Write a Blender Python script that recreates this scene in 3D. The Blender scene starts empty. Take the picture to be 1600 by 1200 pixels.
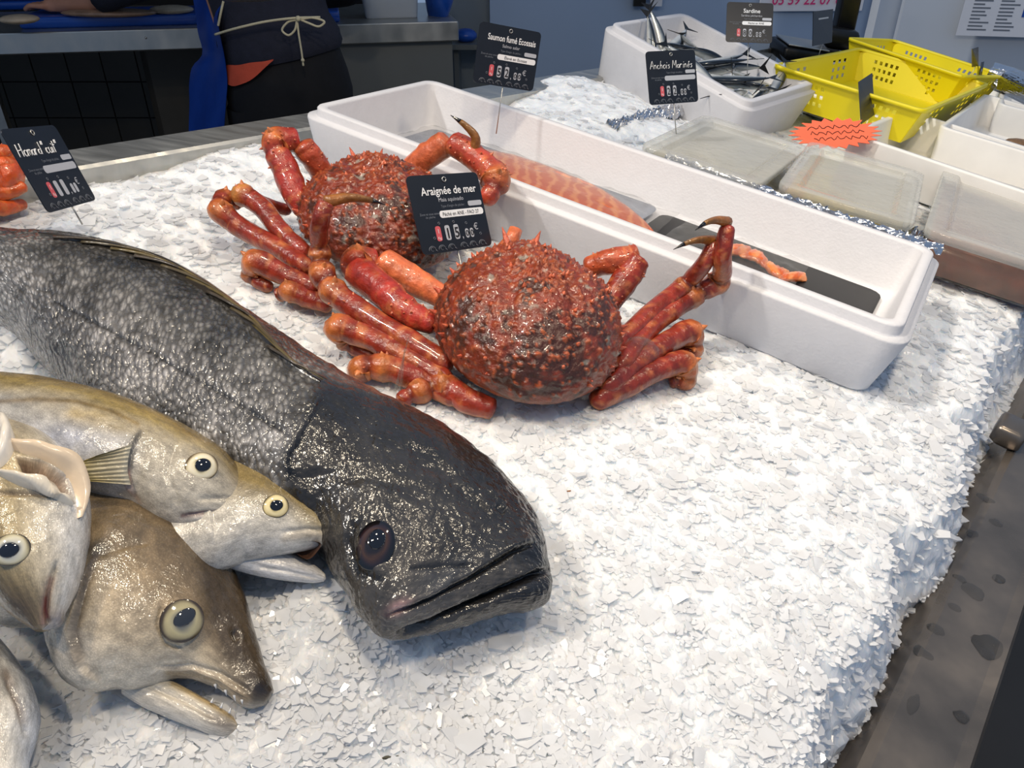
import bpy, math, random
import numpy as np
from mathutils import Matrix, Vector
from mathutils.bvhtree import BVHTree
random.seed(7); RNG = np.random.default_rng(7)
SC = bpy.context.scene
COL = SC.collection
# ------------------------------------------------------------------ camera model
FPX = 1202.0
CAM_H = 0.45          # camera height above the sloping ice plane (counter frame)
CAM_Z = 1.35          # camera height above the floor (world frame)
def cam_axes(pitch, roll):
    c, s = math.cos(roll), math.sin(roll); cp, sp = math.cos(pitch), math.sin(pitch)
    def ray(x, y):
        x, y = c*x - s*y, s*x + c*y
        return np.array([x, cp + y*sp, -sp + y*cp])
    o = ray(0, 0)
    return np.stack([ray(1, 0)-o, ray(0, 1)-o, -o], 1)
RC = cam_axes(math.radians(35), math.radians(10.5))    # the display slopes towards the customer
RW = cam_axes(math.radians(32), 0.0)
MR = RW @ RC.T
MC = Matrix.Identity(4)
for i in range(3):
    for j in range(3): MC[i][j] = MR[i, j]
_t = np.array([0, 0, CAM_Z]) - MR @ np.array([0, 0, CAM_H])
for i in range(3): MC[i][3] = _t[i]
CAMC = np.array([0, 0, CAM_H]); CAMW = np.array([0, 0, CAM_Z])
def dirs(px, py, R):
    return R @ np.array([(px-800)/FPX, -(py-600)/FPX, -1.0])
def C(px, py, z=0.0):                 # pixel -> point at height z over the ice (counter frame)
    d = dirs(px, py, RC); return CAMC + d*((z-CAM_H)/d[2])
def Wz(px, py, z):                    # pixel -> world point at height z
    d = dirs(px, py, RW); return CAMW + d*((z-CAM_Z)/d[2])
def Wy(px, py, y):                    # pixel -> world point at distance y
    d = dirs(px, py, RW); return CAMW + d*(y/d[1])
def proj(P):                          # counter points (n,3) -> pixels (n,2)
    c = (np.asarray(P)-CAMC) @ RC
    return np.stack([800+FPX*c[:, 0]/-c[:, 2], 600-FPX*c[:, 1]/-c[:, 2]], 1)

cam = bpy.data.cameras.new('camera'); cam.sensor_width = 36; cam.lens = 36*FPX/1600
cam.clip_start = 0.01
camo = bpy.data.objects.new('camera', cam); COL.objects.link(camo)
mw = Matrix.Identity(4)
for i in range(3):
    for j in range(3): mw[i][j] = RW[i, j]
    mw[i][3] = CAMW[i]
camo.matrix_world = mw; SC.camera = camo
# ------------------------------------------------------------------ light
SC.view_settings.view_transform = 'Standard'; SC.view_settings.look = 'None'
SC.view_settings.gamma = 1; SC.view_settings.use_curve_mapping = False
SC.view_settings.exposure = 0.0
wd = bpy.data.worlds.new('sky'); SC.world = wd; wd.use_nodes = True
wd.node_tree.nodes['Background'].inputs[0].default_value = (0.48, 0.67, 1.0, 1)
wd.node_tree.nodes['Background'].inputs[1].default_value = 0.40
def lamp(name, kind, energy, color, loc, direction, **kw):
    l = bpy.data.lights.new(name, kind); l.energy = energy; l.color = color
    for k, v in kw.items(): setattr(l, k, v)
    o = bpy.data.objects.new(name, l); COL.objects.link(o); o.location = loc
    o.rotation_euler = Vector(direction).to_track_quat('-Z', 'Y').to_euler(); return o
sun_dir = MR @ np.array([0.66, 0.17, -0.73])
lamp('sun', 'SUN', 1.5, (1.0, 0.95, 0.88), (-3, -1, 5), sun_dir, angle=math.radians(3.5))
# warm stall lamps above the fish, out of view; last added for snout glints
for k, (lx, ly) in enumerate(((-0.75, 0.1), (-0.35, 0.75), (0.1, 0.25), (0.5, 1.0))):
    p = MR @ (np.array([lx, ly, 1.15]) - CAMC) + CAMW
    lamp('stall_lamp', 'AREA', 5.5, (1.0, 0.84, 0.62), tuple(p), (0.12, 0.12, -1), shape='DISK', size=0.10)
SHADE = [(-80, 520), (120, 560), (330, 640), (560, 900), (640, 1010), (700, 1260), (-400, 1260), (-400, 520)]   # ground an added, unseen flap keeps out of the sun
# ------------------------------------------------------------------ colour, noise, mesh helpers
def s2l(c):
    c = np.asarray(c, float)/255.0
    return np.where(c <= 0.04045, c/12.92, ((c+0.055)/1.055)**2.4)
def rgb(*c): return tuple(s2l(c)) + (1.0,)
def hash01(ix, iy, iz, seed):
    n = (ix*374761393 + iy*668265263 + iz*2147483647 + seed*974634777) & 0xffffffff
    n = ((n ^ (n >> 13))*1274126177) & 0xffffffff
    n = ((n ^ (n >> 16))*2246822519) & 0xffffffff
    return ((n ^ (n >> 15)) & 0xffffff)/float(0xffffff)
def vnoise(P, seed=0):
    P = np.asarray(P, float); i = np.floor(P).astype(np.int64); f = P-i; f = f*f*(3-2*f); r = 0
    for dx in (0, 1):
        for dy in (0, 1):
            for dz in (0, 1):
                w = (f[:, 0] if dx else 1-f[:, 0])*(f[:, 1] if dy else 1-f[:, 1])*(f[:, 2] if dz else 1-f[:, 2])
                r = r + w*hash01(i[:, 0]+dx, i[:, 1]+dy, i[:, 2]+dz, seed)
    return r*2-1
def fbm(P, oct=3, seed=0):
    P = np.asarray(P, float); a = 1.0; s = 0
    for k in range(oct): s = s + a*vnoise(P*(2**k), seed+k*17); a *= 0.5
    return s
def cells(P, seed, tilt=1.0):         # faceted chips: each Voronoi cell is a tilted plane
    i = np.floor(P).astype(np.int64); best = np.full(len(P), 9e9); h = np.zeros(len(P))
    for dx in (-1, 0, 1):
        for dy in (-1, 0, 1):
            cx, cy = i[:, 0]+dx, i[:, 1]+dy; z0 = cx*0
            sx = cx+hash01(cx, cy, z0, seed); sy = cy+hash01(cx, cy, z0+1, seed)
            d = (P[:, 0]-sx)**2+(P[:, 1]-sy)**2
            hh = hash01(cx, cy, z0+2, seed)*2-1 + tilt*((hash01(cx, cy, z0+3, seed)*2-1)*(P[:, 0]-sx)+(hash01(cx, cy, z0+4, seed)*2-1)*(P[:, 1]-sy))
            m = d < best; best = np.where(m, d, best); h = np.where(m, hh, h)
    return h
BASES = {}
def finish(o, base, frame, parent, label, cat, group, kind):
    COL.objects.link(o)
    if parent is not None:
        o.parent = parent; BASES[o.name] = BASES[parent.name]
    else:
        b = np.asarray(base, float)
        o.matrix_world = (MC if frame == 'c' else Matrix.Identity(4)) @ Matrix.Translation(Vector(b)); BASES[o.name] = b
    if label: o['label'] = label
    if cat: o['category'] = cat
    if group: o['group'] = group
    if kind: o['kind'] = kind
    return o
def thing(name, label, cat, base, frame='c', group=None):
    o = bpy.data.objects.new(name, None); o.empty_display_size = 0.02
    return finish(o, base, frame, None, label, cat, group, None)
def mesh(name, V, F, mat, parent=None, base=None, frame='c', label=None, cat=None, group=None, kind=None,
         smooth=True, col=None, uv=None, mats=None, fmat=None):
    V = np.asarray(V, float)
    if parent is not None: b = BASES[parent.name]
    else: b = np.asarray(base if base is not None else (V[:, 0].mean(), V[:, 1].mean(), V[:, 2].min()), float)
    me = bpy.data.meshes.new(name)
    if isinstance(F, np.ndarray):
        nv = F.shape[1]; me.vertices.add(len(V)); me.vertices.foreach_set('co', (V-b).ravel())
        me.loops.add(F.size); me.loops.foreach_set('vertex_index', F.ravel().astype(np.int32))
        me.polygons.add(len(F)); me.polygons.foreach_set('loop_start', np.arange(0, F.size, nv, dtype=np.int32))
        me.update(calc_edges=True)
    else:
        me.from_pydata([tuple(v) for v in (V-b)], [], F)
    me.validate()
    me.polygons.foreach_set('use_smooth', np.full(len(me.polygons), bool(smooth)))
    if col is not None:
        a = me.color_attributes.new('Col', 'FLOAT_COLOR', 'POINT')
        c = np.ones((len(V), 4)); c[:, :np.shape(col)[1]] = np.asarray(col); a.data.foreach_set('color', c.ravel())
    if uv is not None:
        l = me.uv_layers.new(name='UVMap'); vi = np.zeros(len(me.loops), np.int32); me.loops.foreach_get('vertex_index', vi)
        l.data.foreach_set('uv', np.asarray(uv)[vi].ravel())
    for m in (mats or [mat]): me.materials.append(m)
    if fmat is not None: me.polygons.foreach_set('material_index', np.asarray(fmat, np.int32))
    return finish(bpy.data.objects.new(name, me), b, frame, parent, label, cat, group, kind)
class G:                              # collects shapes for one mesh
    def __init__(s): s.V = []; s.F = []; s.c = []; s.n = 0
    def add(s, VF, col=None):
        V, F = VF; V = np.asarray(V, float); s.V.append(V)
        s.F += [tuple(int(i)+s.n for i in f) for f in F]; s.n += len(V)
        s.c.append(np.tile(np.asarray(col if col is not None else (1, 1, 1))[:3], (len(V), 1)) if np.ndim(col) < 2 else np.asarray(col)[:, :3]); return s
    def mesh(s, name, mat, *a, **k):
        return mesh(name, np.vstack(s.V), s.F, mat, *a, col=np.vstack(s.c), **k)
def nrm(v): v = np.asarray(v, float); return v/max(np.linalg.norm(v), 1e-12)
def loft(rings, cap0=True, cap1=True, closed=True):
    rings = [np.asarray(r, float) for r in rings]; n = len(rings[0]); V = np.vstack(rings); F = []
    for i in range(len(rings)-1):
        for j in range(n if closed else n-1):
            k = (j+1) % n; F.append((i*n+j, i*n+k, (i+1)*n+k, (i+1)*n+j))
    if cap0: F.append(tuple(range(n-1, -1, -1)))
    if cap1: F.append(tuple(range((len(rings)-1)*n, len(rings)*n)))
    return V, F
def spline(P, n):                     # Catmull-Rom through rows of P
    P = np.asarray(P, float); m = len(P)
    if m == 2: t = np.linspace(0, 1, n)[:, None]; return P[0]*(1-t)+P[1]*t
    d = np.r_[0, np.cumsum(np.linalg.norm(np.diff(P[:, :3], axis=0), axis=1)+1e-9)]; d /= d[-1]
    T = np.gradient(P, d, axis=0); out = []
    for u in np.linspace(0, 1, n):
        i = min(np.searchsorted(d, u, 'right')-1, m-2); h = d[i+1]-d[i]; t = (u-d[i])/h
        out.append((2*t**3-3*t**2+1)*P[i]+(t**3-2*t**2+t)*h*T[i]+(-2*t**3+3*t**2)*P[i+1]+(t**3-t**2)*h*T[i+1])
    return np.array(out)
def frames(P):
    T = np.gradient(P, axis=0); T /= np.linalg.norm(T, axis=1)[:, None]+1e-12
    n = nrm(np.cross(T[0], (0.31, 0.2, 0.93))); N = []
    for t in T: n = nrm(n-t*np.dot(n, t)); N.append(n)
    N = np.array(N); return T, N, np.cross(T, N)
def tube(P, r, k=10, flat=1.0):
    P = np.asarray(P, float); r = np.broadcast_to(np.asarray(r, float), (len(P),)); T, N, B = frames(P)
    a = np.linspace(0, 2*np.pi, k, endpoint=False)
    return loft([P[i]+r[i]*(np.cos(a)[:, None]*N[i]+flat*np.sin(a)[:, None]*B[i]) for i in range(len(P))])
def boxvf(o, ex, ey, ez):             # box from a corner and three edge vectors
    o, ex, ey, ez = (np.asarray(q, float) for q in (o, ex, ey, ez))
    V = [o+ex*i+ey*j+ez*k for k in (0, 1) for j in (0, 1) for i in (0, 1)]
    return np.array(V), [(0, 2, 3, 1), (4, 5, 7, 6), (0, 1, 5, 4), (2, 6, 7, 3), (0, 4, 6, 2), (1, 3, 7, 5)]
def rbox(o, ex, ey, ez, r=0.004, n=3):# box with rounded vertical edges and softened top
    o, ex, ey, ez = (np.asarray(q, float) for q in (o, ex, ey, ez)); L, Wd = np.linalg.norm(ex), np.linalg.norm(ey); h = np.linalg.norm(ez)
    a, b, c = ex/L, ey/Wd, ez/h; q = min(r, h*0.45); R = []
    for ins, z in ((q, 0), (0, q), (0, h-q), (q*0.3, h-q*0.3), (q, h)): R.append(ring(o, a, b, c, L, Wd, ins, r, z, n))
    return loft(R)
def ring(o, a, b, c, L, Wd, ins, r, z, n=4):
    r = max(min(r, L/2-ins-1e-4, Wd/2-ins-1e-4), 1e-4); P = []
    for cx, cy, t0 in ((L-ins-r, Wd-ins-r, 0), (ins+r, Wd-ins-r, 90), (ins+r, ins+r, 180), (L-ins-r, ins+r, 270)):
        for t in np.linspace(t0, t0+90, n+1): P.append(o+a*(cx+r*math.cos(math.radians(t)))+b*(cy+r*math.sin(math.radians(t)))+c*z)
    return np.array(P)
def tub(o, a, b, c, L, Wd, prof, r=0.02, n=5):   # prof: list of (inset, z), last ring is the floor
    return loft([ring(o, a, b, c, L, Wd, i, max(r-i*0.5, 0.003), z, n) for i, z in prof], cap0=True, cap1=True)
def sphere(c, r, nu=14, nv=9, ax=None):
    ax = np.eye(3) if ax is None else ax; r = np.broadcast_to(np.asarray(r, float), (3,)); R = []
    for t in np.linspace(0.02, np.pi-0.02, nv):
        R.append([np.asarray(c)+ax@(r*np.array([math.sin(t)*math.cos(p), math.sin(t)*math.sin(p), math.cos(t)])) for p in np.linspace(0, 2*np.pi, nu, endpoint=False)])
    return loft(R)
def cone(p, d, r, h, k=6, bend=None):
    d = nrm(d); u = nrm(np.cross(d, (0.3, 0.5, 0.81))); v = np.cross(d, u); R = []
    for f, q in ((1, 0), (0.62, 0.45), (0.28, 0.8), (0.05, 1)):
        cc = np.asarray(p)+d*h*q+(0 if bend is None else np.asarray(bend)*q*q)
        R.append([cc+r*f*(math.cos(t)*u+math.sin(t)*v) for t in np.linspace(0, 2*np.pi, k, endpoint=False)])
    return loft(R)
# ------------------------------------------------------------------ materials
def new_mat(name):
    m = bpy.data.materials.new(name); m.use_nodes = True; nt = m.node_tree
    return m, nt, nt.nodes['Principled BSDF']
def N(nt, t, **kw):
    n = nt.nodes.new(t)
    for k, v in kw.items():
        if k.startswith('i_'):
            key = k[2:]; n.inputs[int(key) if key.isdigit() else key.replace('_', ' ')].default_value = v
        else: setattr(n, k, v)
    return n
def pmat(name, base, rough=0.5, metal=0.0, var=0.12, scale=30.0, bump=0.0, bscale=80.0, spec=0.5, vcol=False, coat=0.0,
         trans=0.0, ior=1.45, sss=0.0, alpha=1.0, stretch=(1, 1, 1), coords='Object', rvar=0.0, sheen=0.0):
    m, nt, p = new_mat(name); tc = N(nt, 'ShaderNodeTexCoord'); mp = N(nt, 'ShaderNodeMapping'); mp.inputs['Scale'].default_value = stretch
    nt.links.new(tc.outputs[coords], mp.inputs[0])
    nz = N(nt, 'ShaderNodeTexNoise', i_Scale=scale, i_Detail=4.0); nt.links.new(mp.outputs[0], nz.inputs['Vector'])
    mr = N(nt, 'ShaderNodeMapRange', i_1=0.25, i_2=0.75, i_3=1-var, i_4=1+var); nt.links.new(nz.outputs[0], mr.inputs[0])
    vm = N(nt, 'ShaderNodeVectorMath', operation='SCALE'); nt.links.new(mr.outputs[0], vm.inputs['Scale'])
    if vcol: at = N(nt, 'ShaderNodeVertexColor', layer_name='Col'); nt.links.new(at.outputs[0], vm.inputs[0])
    else: vm.inputs[0].default_value = base[:3]
    nt.links.new(vm.outputs[0], p.inputs['Base Color'])
    p.inputs['Roughness'].default_value = rough; p.inputs['Metallic'].default_value = metal
    p.inputs['Specular IOR Level'].default_value = spec; p.inputs['Coat Weight'].default_value = coat; p.inputs['Coat Roughness'].default_value = 0.06
    p.inputs['Transmission Weight'].default_value = trans; p.inputs['IOR'].default_value = ior; p.inputs['Alpha'].default_value = alpha
    if sss: p.inputs['Subsurface Weight'].default_value = sss; p.inputs['Subsurface Radius'].default_value = (0.01, 0.008, 0.006); p.inputs['Subsurface Scale'].default_value = 1.0
    if sheen: p.inputs['Sheen Weight'].default_value = sheen
    if rvar:
        r2 = N(nt, 'ShaderNodeMapRange', i_1=0.3, i_2=0.7, i_3=max(rough-rvar, 0.02), i_4=rough+rvar); nt.links.new(nz.outputs[0], r2.inputs[0]); nt.links.new(r2.outputs[0], p.inputs['Roughness'])
    if bump:
        b = N(nt, 'ShaderNodeTexNoise', i_Scale=bscale, i_Detail=3.0); nt.links.new(mp.outputs[0], b.inputs['Vector'])
        bp = N(nt, 'ShaderNodeBump', i_Strength=bump, i_Distance=0.004); nt.links.new(b.outputs[0], bp.inputs['Height']); nt.links.new(bp.outputs[0], p.inputs['Normal'])
    return m
def clear_mat(name, tint, fac=0.25, rough=0.05, bump=0.0, bscale=60, body=(0.55, 0.57, 0.58), edge=0.28):   # thin clear plastic
    m, nt, p = new_mat(name); out = nt.nodes['Material Output']
    tr = N(nt, 'ShaderNodeBsdfTransparent'); tr.inputs[0].default_value = tint
    p.inputs['Base Color'].default_value = body + (1,); p.inputs['Roughness'].default_value = rough
    lw = N(nt, 'ShaderNodeLayerWeight', i_Blend=0.35); mr = N(nt, 'ShaderNodeMapRange', i_1=0.0, i_2=1.0, i_3=fac, i_4=min(fac+edge, 0.95)); nt.links.new(lw.outputs['Facing'], mr.inputs[0])
    mx = N(nt, 'ShaderNodeMixShader'); nt.links.new(mr.outputs[0], mx.inputs[0]); nt.links.new(tr.outputs[0], mx.inputs[1]); nt.links.new(p.outputs[0], mx.inputs[2]); nt.links.new(mx.outputs[0], out.inputs[0])
    if bump:
        b = N(nt, 'ShaderNodeTexNoise', i_Scale=bscale, i_Detail=3.0); tc = N(nt, 'ShaderNodeTexCoord'); nt.links.new(tc.outputs['Object'], b.inputs['Vector'])
        bp = N(nt, 'ShaderNodeBump', i_Strength=bump, i_Distance=0.004); nt.links.new(b.outputs[0], bp.inputs['Height']); nt.links.new(bp.outputs[0], p.inputs['Normal'])
    return m
def scale_mat(name, sx, sy, bump=0.5, rough=0.2, metal=0.0, dark=0.5, coat=0.3, spark=0.0):   # wet scaly skin, colour from the mesh
    m, nt, p = new_mat(name); at = N(nt, 'ShaderNodeVertexColor', layer_name='Col')
    tc = N(nt, 'ShaderNodeTexCoord'); mp = N(nt, 'ShaderNodeMapping'); mp.inputs['Scale'].default_value = (sx, sy, 1); nt.links.new(tc.outputs['UV'], mp.inputs[0])
    wn = N(nt, 'ShaderNodeTexNoise', i_Scale=0.35, i_Detail=2.0); nt.links.new(mp.outputs[0], wn.inputs['Vector'])
    va = N(nt, 'ShaderNodeVectorMath', operation='MULTIPLY_ADD'); va.inputs[1].default_value = (1.2, 1.2, 0); nt.links.new(wn.outputs['Color'], va.inputs[0]); nt.links.new(mp.outputs[0], va.inputs[2])
    vo = N(nt, 'ShaderNodeTexVoronoi', i_Scale=1.0); nt.links.new(va.outputs[0], vo.inputs['Vector'])
    nz = N(nt, 'ShaderNodeTexNoise', i_Scale=0.12, i_Detail=5.0); nt.links.new(mp.outputs[0], nz.inputs['Vector'])
    # cell tint x patch tint
    m1 = N(nt, 'ShaderNodeMapRange', i_1=0.15, i_2=0.62, i_3=1.25, i_4=dark); nt.links.new(vo.outputs['Distance'], m1.inputs[0])
    m2 = N(nt, 'ShaderNodeMapRange', i_1=0.3, i_2=0.7, i_3=0.72, i_4=1.3); nt.links.new(nz.outputs[0], m2.inputs[0])
    mk = N(nt, 'ShaderNodeMix'); mk.inputs['A'].default_value = 1.0; nt.links.new(at.outputs['Alpha'], mk.inputs['Factor']); nt.links.new(m1.outputs[0], mk.inputs['B'])
    mu = N(nt, 'ShaderNodeMath', operation='MULTIPLY'); nt.links.new(mk.outputs['Result'], mu.inputs[0]); nt.links.new(m2.outputs[0], mu.inputs[1])
    vm = N(nt, 'ShaderNodeVectorMath', operation='SCALE'); nt.links.new(at.outputs[0], vm.inputs[0]); nt.links.new(mu.outputs[0], vm.inputs['Scale']); nt.links.new(vm.outputs[0], p.inputs['Base Color'])
    sc = N(nt, 'ShaderNodeMath', operation='SUBTRACT'); sc.inputs[0].default_value = 1; nt.links.new(vo.outputs['Distance'], sc.inputs[1])
    # every scale tilts its own way
    cs = N(nt, 'ShaderNodeSeparateColor'); nt.links.new(vo.outputs['Color'], cs.inputs[0])
    ad = N(nt, 'ShaderNodeMath', operation='MULTIPLY_ADD'); ad.inputs[1].default_value = 0.6; nt.links.new(cs.outputs[0], ad.inputs[0]); nt.links.new(sc.outputs[0], ad.inputs[2])
    bp = N(nt, 'ShaderNodeBump', i_Distance=0.0022); nt.links.new(ad.outputs[0], bp.inputs['Height'])
    ms = N(nt, 'ShaderNodeMath', operation='MULTIPLY'); ms.inputs[1].default_value = bump; nt.links.new(at.outputs['Alpha'], ms.inputs[0]); nt.links.new(ms.outputs[0], bp.inputs['Strength'])
    fz = N(nt, 'ShaderNodeTexNoise', i_Scale=260.0, i_Detail=2.0); nt.links.new(tc.outputs['Object'], fz.inputs['Vector'])
    b2 = N(nt, 'ShaderNodeBump', i_Strength=0.25+spark, i_Distance=0.0015); nt.links.new(fz.outputs[0], b2.inputs['Height']); nt.links.new(bp.outputs[0], b2.inputs['Normal'])
    nt.links.new(b2.outputs[0], p.inputs['Normal'])
    p.inputs['Roughness'].default_value = rough; p.inputs['Metallic'].default_value = metal; p.inputs['Coat Weight'].default_value = coat; p.inputs['Coat Roughness'].default_value = 0.08
    nt.links.new(b2.outputs[0], p.inputs['Coat Normal'])
    return m
M_foam = pmat('white_foam', rgb(210, 210, 214), 0.55, var=0.025, scale=60, bump=0.12, bscale=260)
M_steel = pmat('brushed_steel', rgb(182, 182, 178), 0.38, 0.85, var=0.12, scale=14, stretch=(1, 6, 1), rvar=0.1)
M_wetsteel = pmat('wet_steel', rgb(120, 112, 104), 0.33, 0.75, var=0.22, scale=16, rvar=0.12, bump=0.05, bscale=30)
M_black = pmat('black_plastic', rgb(18, 19, 22), 0.35, var=0.15)
M_slate = pmat('slate_card', rgb(22, 27, 36), 0.38, var=0.1, scale=50)
M_white = pmat('white_print', rgb(232, 234, 236), 0.5, var=0.02)
M_grey = pmat('grey_print', rgb(176, 180, 188), 0.5, var=0.03)
M_red = pmat('red_print', rgb(205, 90, 98), 0.5, var=0.03)
M_dimprint = pmat('dim_print', rgb(112, 118, 128), 0.5, var=0.05)
M_ink = pmat('black_ink', rgb(20, 20, 24), 0.6, var=0.02)
M_yellow = pmat('yellow_plastic', rgb(238, 220, 26), 0.38, var=0.05, scale=8, sss=0.0)
M_foil = pmat('aluminium_foil', rgb(215, 216, 220), 0.16, 1.0, var=0.08, scale=40, bump=0.5, bscale=120)
M_clear = clear_mat('clear_plastic', (0.95, 0.95, 0.93, 1), 0.10, 0.06, body=(0.3, 0.3, 0.28))
M_film = clear_mat('wrapping_film', (0.97, 0.97, 0.97, 1), 0.07, 0.05, bump=1.0, bscale=26, body=(0.25, 0.25, 0.25))
M_water = clear_mat('water', (0.95, 0.96, 0.97, 1), 0.12, 0.02, body=(0.05, 0.05, 0.05))
# ------------------------------------------------------------------ ice and counter
AZ = math.radians(34.0)
EA = np.array([math.sin(AZ), math.cos(AZ), 0]); EB = np.array([math.cos(AZ), -math.sin(AZ), 0]); EZ = np.array([0, 0, 1.0])
def sr(P): P = np.asarray(P); return P[..., :2]@EA[:2], P[..., :2]@EB[:2]
R_EDGE = 0.036; R_BACK = -1.012; RAIL_Z = -0.075
MOUNDS = []                           # (x, y, radius, height)
for px, py, rad, h in ((300, 960, 0.05, 0.012), (520, 1010, 0.06, 0.012), (60, 560, 0.10, 0.030), (110, 590, 0.06, 0.022), (230, 1150, 0.09, 0.010),
                       (420, 255, 0.06, 0.02), (330, 270, 0.08, 0.018), (250, 330, 0.1, 0.012), (1000, 215, 0.15, 0.02), (900, 160, 0.16, 0.045), (870, 220, 0.1, 0.03),
                       (1180, 640, 0.10, 0.006), (880, 660, 0.07, 0.008), (560, 930, 0.04, 0.016), (450, 1080, 0.10, 0.008)):
    q = C(px, py, 0); MOUNDS.append((q[0], q[1], rad, h))
def ice_base(x, y):
    P = np.stack([x, y, x*0], 1); z = 0.005*fbm(P*9, 3, 3)+0.003*fbm(P*28, 2, 5)
    for mx, my, rad, h in MOUNDS: z = z + h*np.exp(-((x-mx)**2+(y-my)**2)/rad**2)
    s = x*EA[0]+y*EA[1]; r = x*EB[0]+y*EB[1]
    P2 = np.stack([s*11, r*3, s*0], 1); edge = R_EDGE+0.014*fbm(P2, 3, 9)+0.006*fbm(P2*4, 2, 10)-0.012*np.clip((s-0.75)/0.3, 0, 1)
    t = np.clip((r-edge+0.02)/0.05, 0, 1); t = t*t*(3-2*t)
    z = z*(1-t) - t*0.088
    round_ = np.clip((r-edge+0.10)/0.10, 0, 1); z = z-0.010*round_**2
    return z
def ice_full(x, y):
    P = np.stack([x, y, x*0], 1)
    w = P+0.006*np.stack([vnoise(P*70, 1), vnoise(P*70, 2), x*0], 1)
    dist = np.hypot(x, y)
    return ice_base(x, y)+0.0012*cells(w/0.019, 11, 1.2)+0.0007*cells(w/0.0085, 12, 1.2)*np.clip(1.5-dist, 0.2, 1)
ss = [-0.10]
while ss[-1] < 2.3: ss.append(ss[-1]+(0.0027 if ss[-1] < 0.75 else min(0.0027+0.006*(ss[-1]-0.75), 0.012)))
ss = np.array(ss); rr = np.r_[np.linspace(R_BACK, -0.62, 90), np.linspace(-0.62, -0.06, 200)[1:], np.linspace(-0.06, 0.085, 75)[1:]]
S_, R_ = np.meshgrid(ss, rr, indexing='ij'); X = (S_*EA[0]+R_*EB[0]).ravel(); Y = (S_*EA[1]+R_*EB[1]).ravel()
jit = RNG.uniform(-0.0008, 0.0008, (2, len(X))); X = X+jit[0]; Y = Y+jit[1]
Z = ice_full(X, Y); V = np.stack([X, Y, Z], 1)
# the steep side of the bed gets chips of its own, pushed sideways
side = np.clip(-Z/0.05, 0, 1); pn = np.stack([S_.ravel()/0.016, Z/0.012, X*0], 1); V[:, :2] += (side*0.004*cells(pn, 21, 1.2))[:, None]*EB[None, :2]
n1, n2 = len(ss), len(rr); I = np.arange(n1*n2).reshape(n1, n2)
F = np.stack([I[:-1, :-1].ravel(), I[1:, :-1].ravel(), I[1:, 1:].ravel(), I[:-1, 1:].ravel()], 1)[:, ::-1]
m, nt, p = new_mat('crushed_ice'); tc = N(nt, 'ShaderNodeTexCoord')
nz = N(nt, 'ShaderNodeTexNoise', i_Scale=55.0, i_Detail=5.0); nt.links.new(tc.outputs['Object'], nz.inputs['Vector'])
cr = N(nt, 'ShaderNodeMapRange', i_1=0.3, i_2=0.7, i_3=0.0, i_4=1.0); nt.links.new(nz.outputs[0], cr.inputs[0])
mx = N(nt, 'ShaderNodeMix', data_type='RGBA'); nt.links.new(cr.outputs[0], mx.inputs['Factor']); mx.inputs['A'].default_value = rgb(220, 226, 232); mx.inputs['B'].default_value = rgb(242, 245, 248); nt.links.new(mx.outputs['Result'], p.inputs['Base Color'])
p.inputs['Roughness'].default_value = 0.22; p.inputs['IOR'].default_value = 1.31; p.inputs['Subsurface Weight'].default_value = 0.85
p.inputs['Subsurface Radius'].default_value = (0.016, 0.019, 0.022); p.inputs['Subsurface Scale'].default_value = 1.0
b1 = N(nt, 'ShaderNodeTexNoise', i_Scale=130.0, i_Detail=4.0); nt.links.new(tc.outputs['Object'], b1.inputs['Vector'])
bp = N(nt, 'ShaderNodeBump', i_Strength=0.4, i_Distance=0.002); nt.links.new(b1.outputs[0], bp.inputs['Height']); nt.links.new(bp.outputs[0], p.inputs['Normal'])
M_ice = m
mc, nc, pc = new_mat('ice_flake'); df = N(nc, 'ShaderNodeBsdfDiffuse'); tl = N(nc, 'ShaderNodeBsdfTranslucent'); gl = N(nc, 'ShaderNodeBsdfGlossy', i_Roughness=0.12)
df.inputs[0].default_value = rgb(250, 251, 253); tl.inputs[0].default_value = rgb(250, 252, 254); a1 = N(nc, 'ShaderNodeMixShader', i_0=0.45); a2 = N(nc, 'ShaderNodeMixShader'); fr = N(nc, 'ShaderNodeFresnel', i_IOR=1.4)
nc.links.new(df.outputs[0], a1.inputs[1]); nc.links.new(tl.outputs[0], a1.inputs[2]); nc.links.new(fr.outputs[0], a2.inputs[0]); nc.links.new(a1.outputs[0], a2.inputs[1]); nc.links.new(gl.outputs[0], a2.inputs[2]); nc.links.new(a2.outputs[0], nc.nodes['Material Output'].inputs[0])
M_chip = mc
ice = mesh('ice_bed', V, F, M_ice, base=C(900, 800, -0.03), smooth=False, label='deep bed of white crushed ice filling the sloping counter', cat='ice', kind='stuff')
# loose flakes over the bed
nch = 20000
px = RNG.uniform(-60, 1640, nch); py = 130+1120*RNG.uniform(0, 1, nch)**0.8
dd = np.stack([(px-800)/FPX, -(py-600)/FPX, -np.ones(nch)], 1)@RC.T; tt = -CAM_H/dd[:, 2]
x = dd[:, 0]*tt; y = dd[:, 1]*tt; s_, r_ = x*EA[0]+y*EA[1], x*EB[0]+y*EB[1]
ok = (tt > 0) & (s_ < 2.2) & (r_ > R_BACK+0.015) & (r_ < 0.075)
x, y = x[ok], y[ok]; nch = len(x); z = ice_base(x, y); dist = np.hypot(x, y)
rad = np.clip(RNG.lognormal(0, 0.42, nch)*0.0038*np.clip(dist/0.6, 0.75, 1.7), 0.0014, 0.011); K = 5
ang = (np.arange(K)[None]*2*np.pi/K+RNG.uniform(-0.45, 0.45, (nch, K)))+RNG.uniform(0, 6.28, (nch, 1)); rk = rad[:, None]*RNG.uniform(0.55, 1.25, (nch, K))
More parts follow.
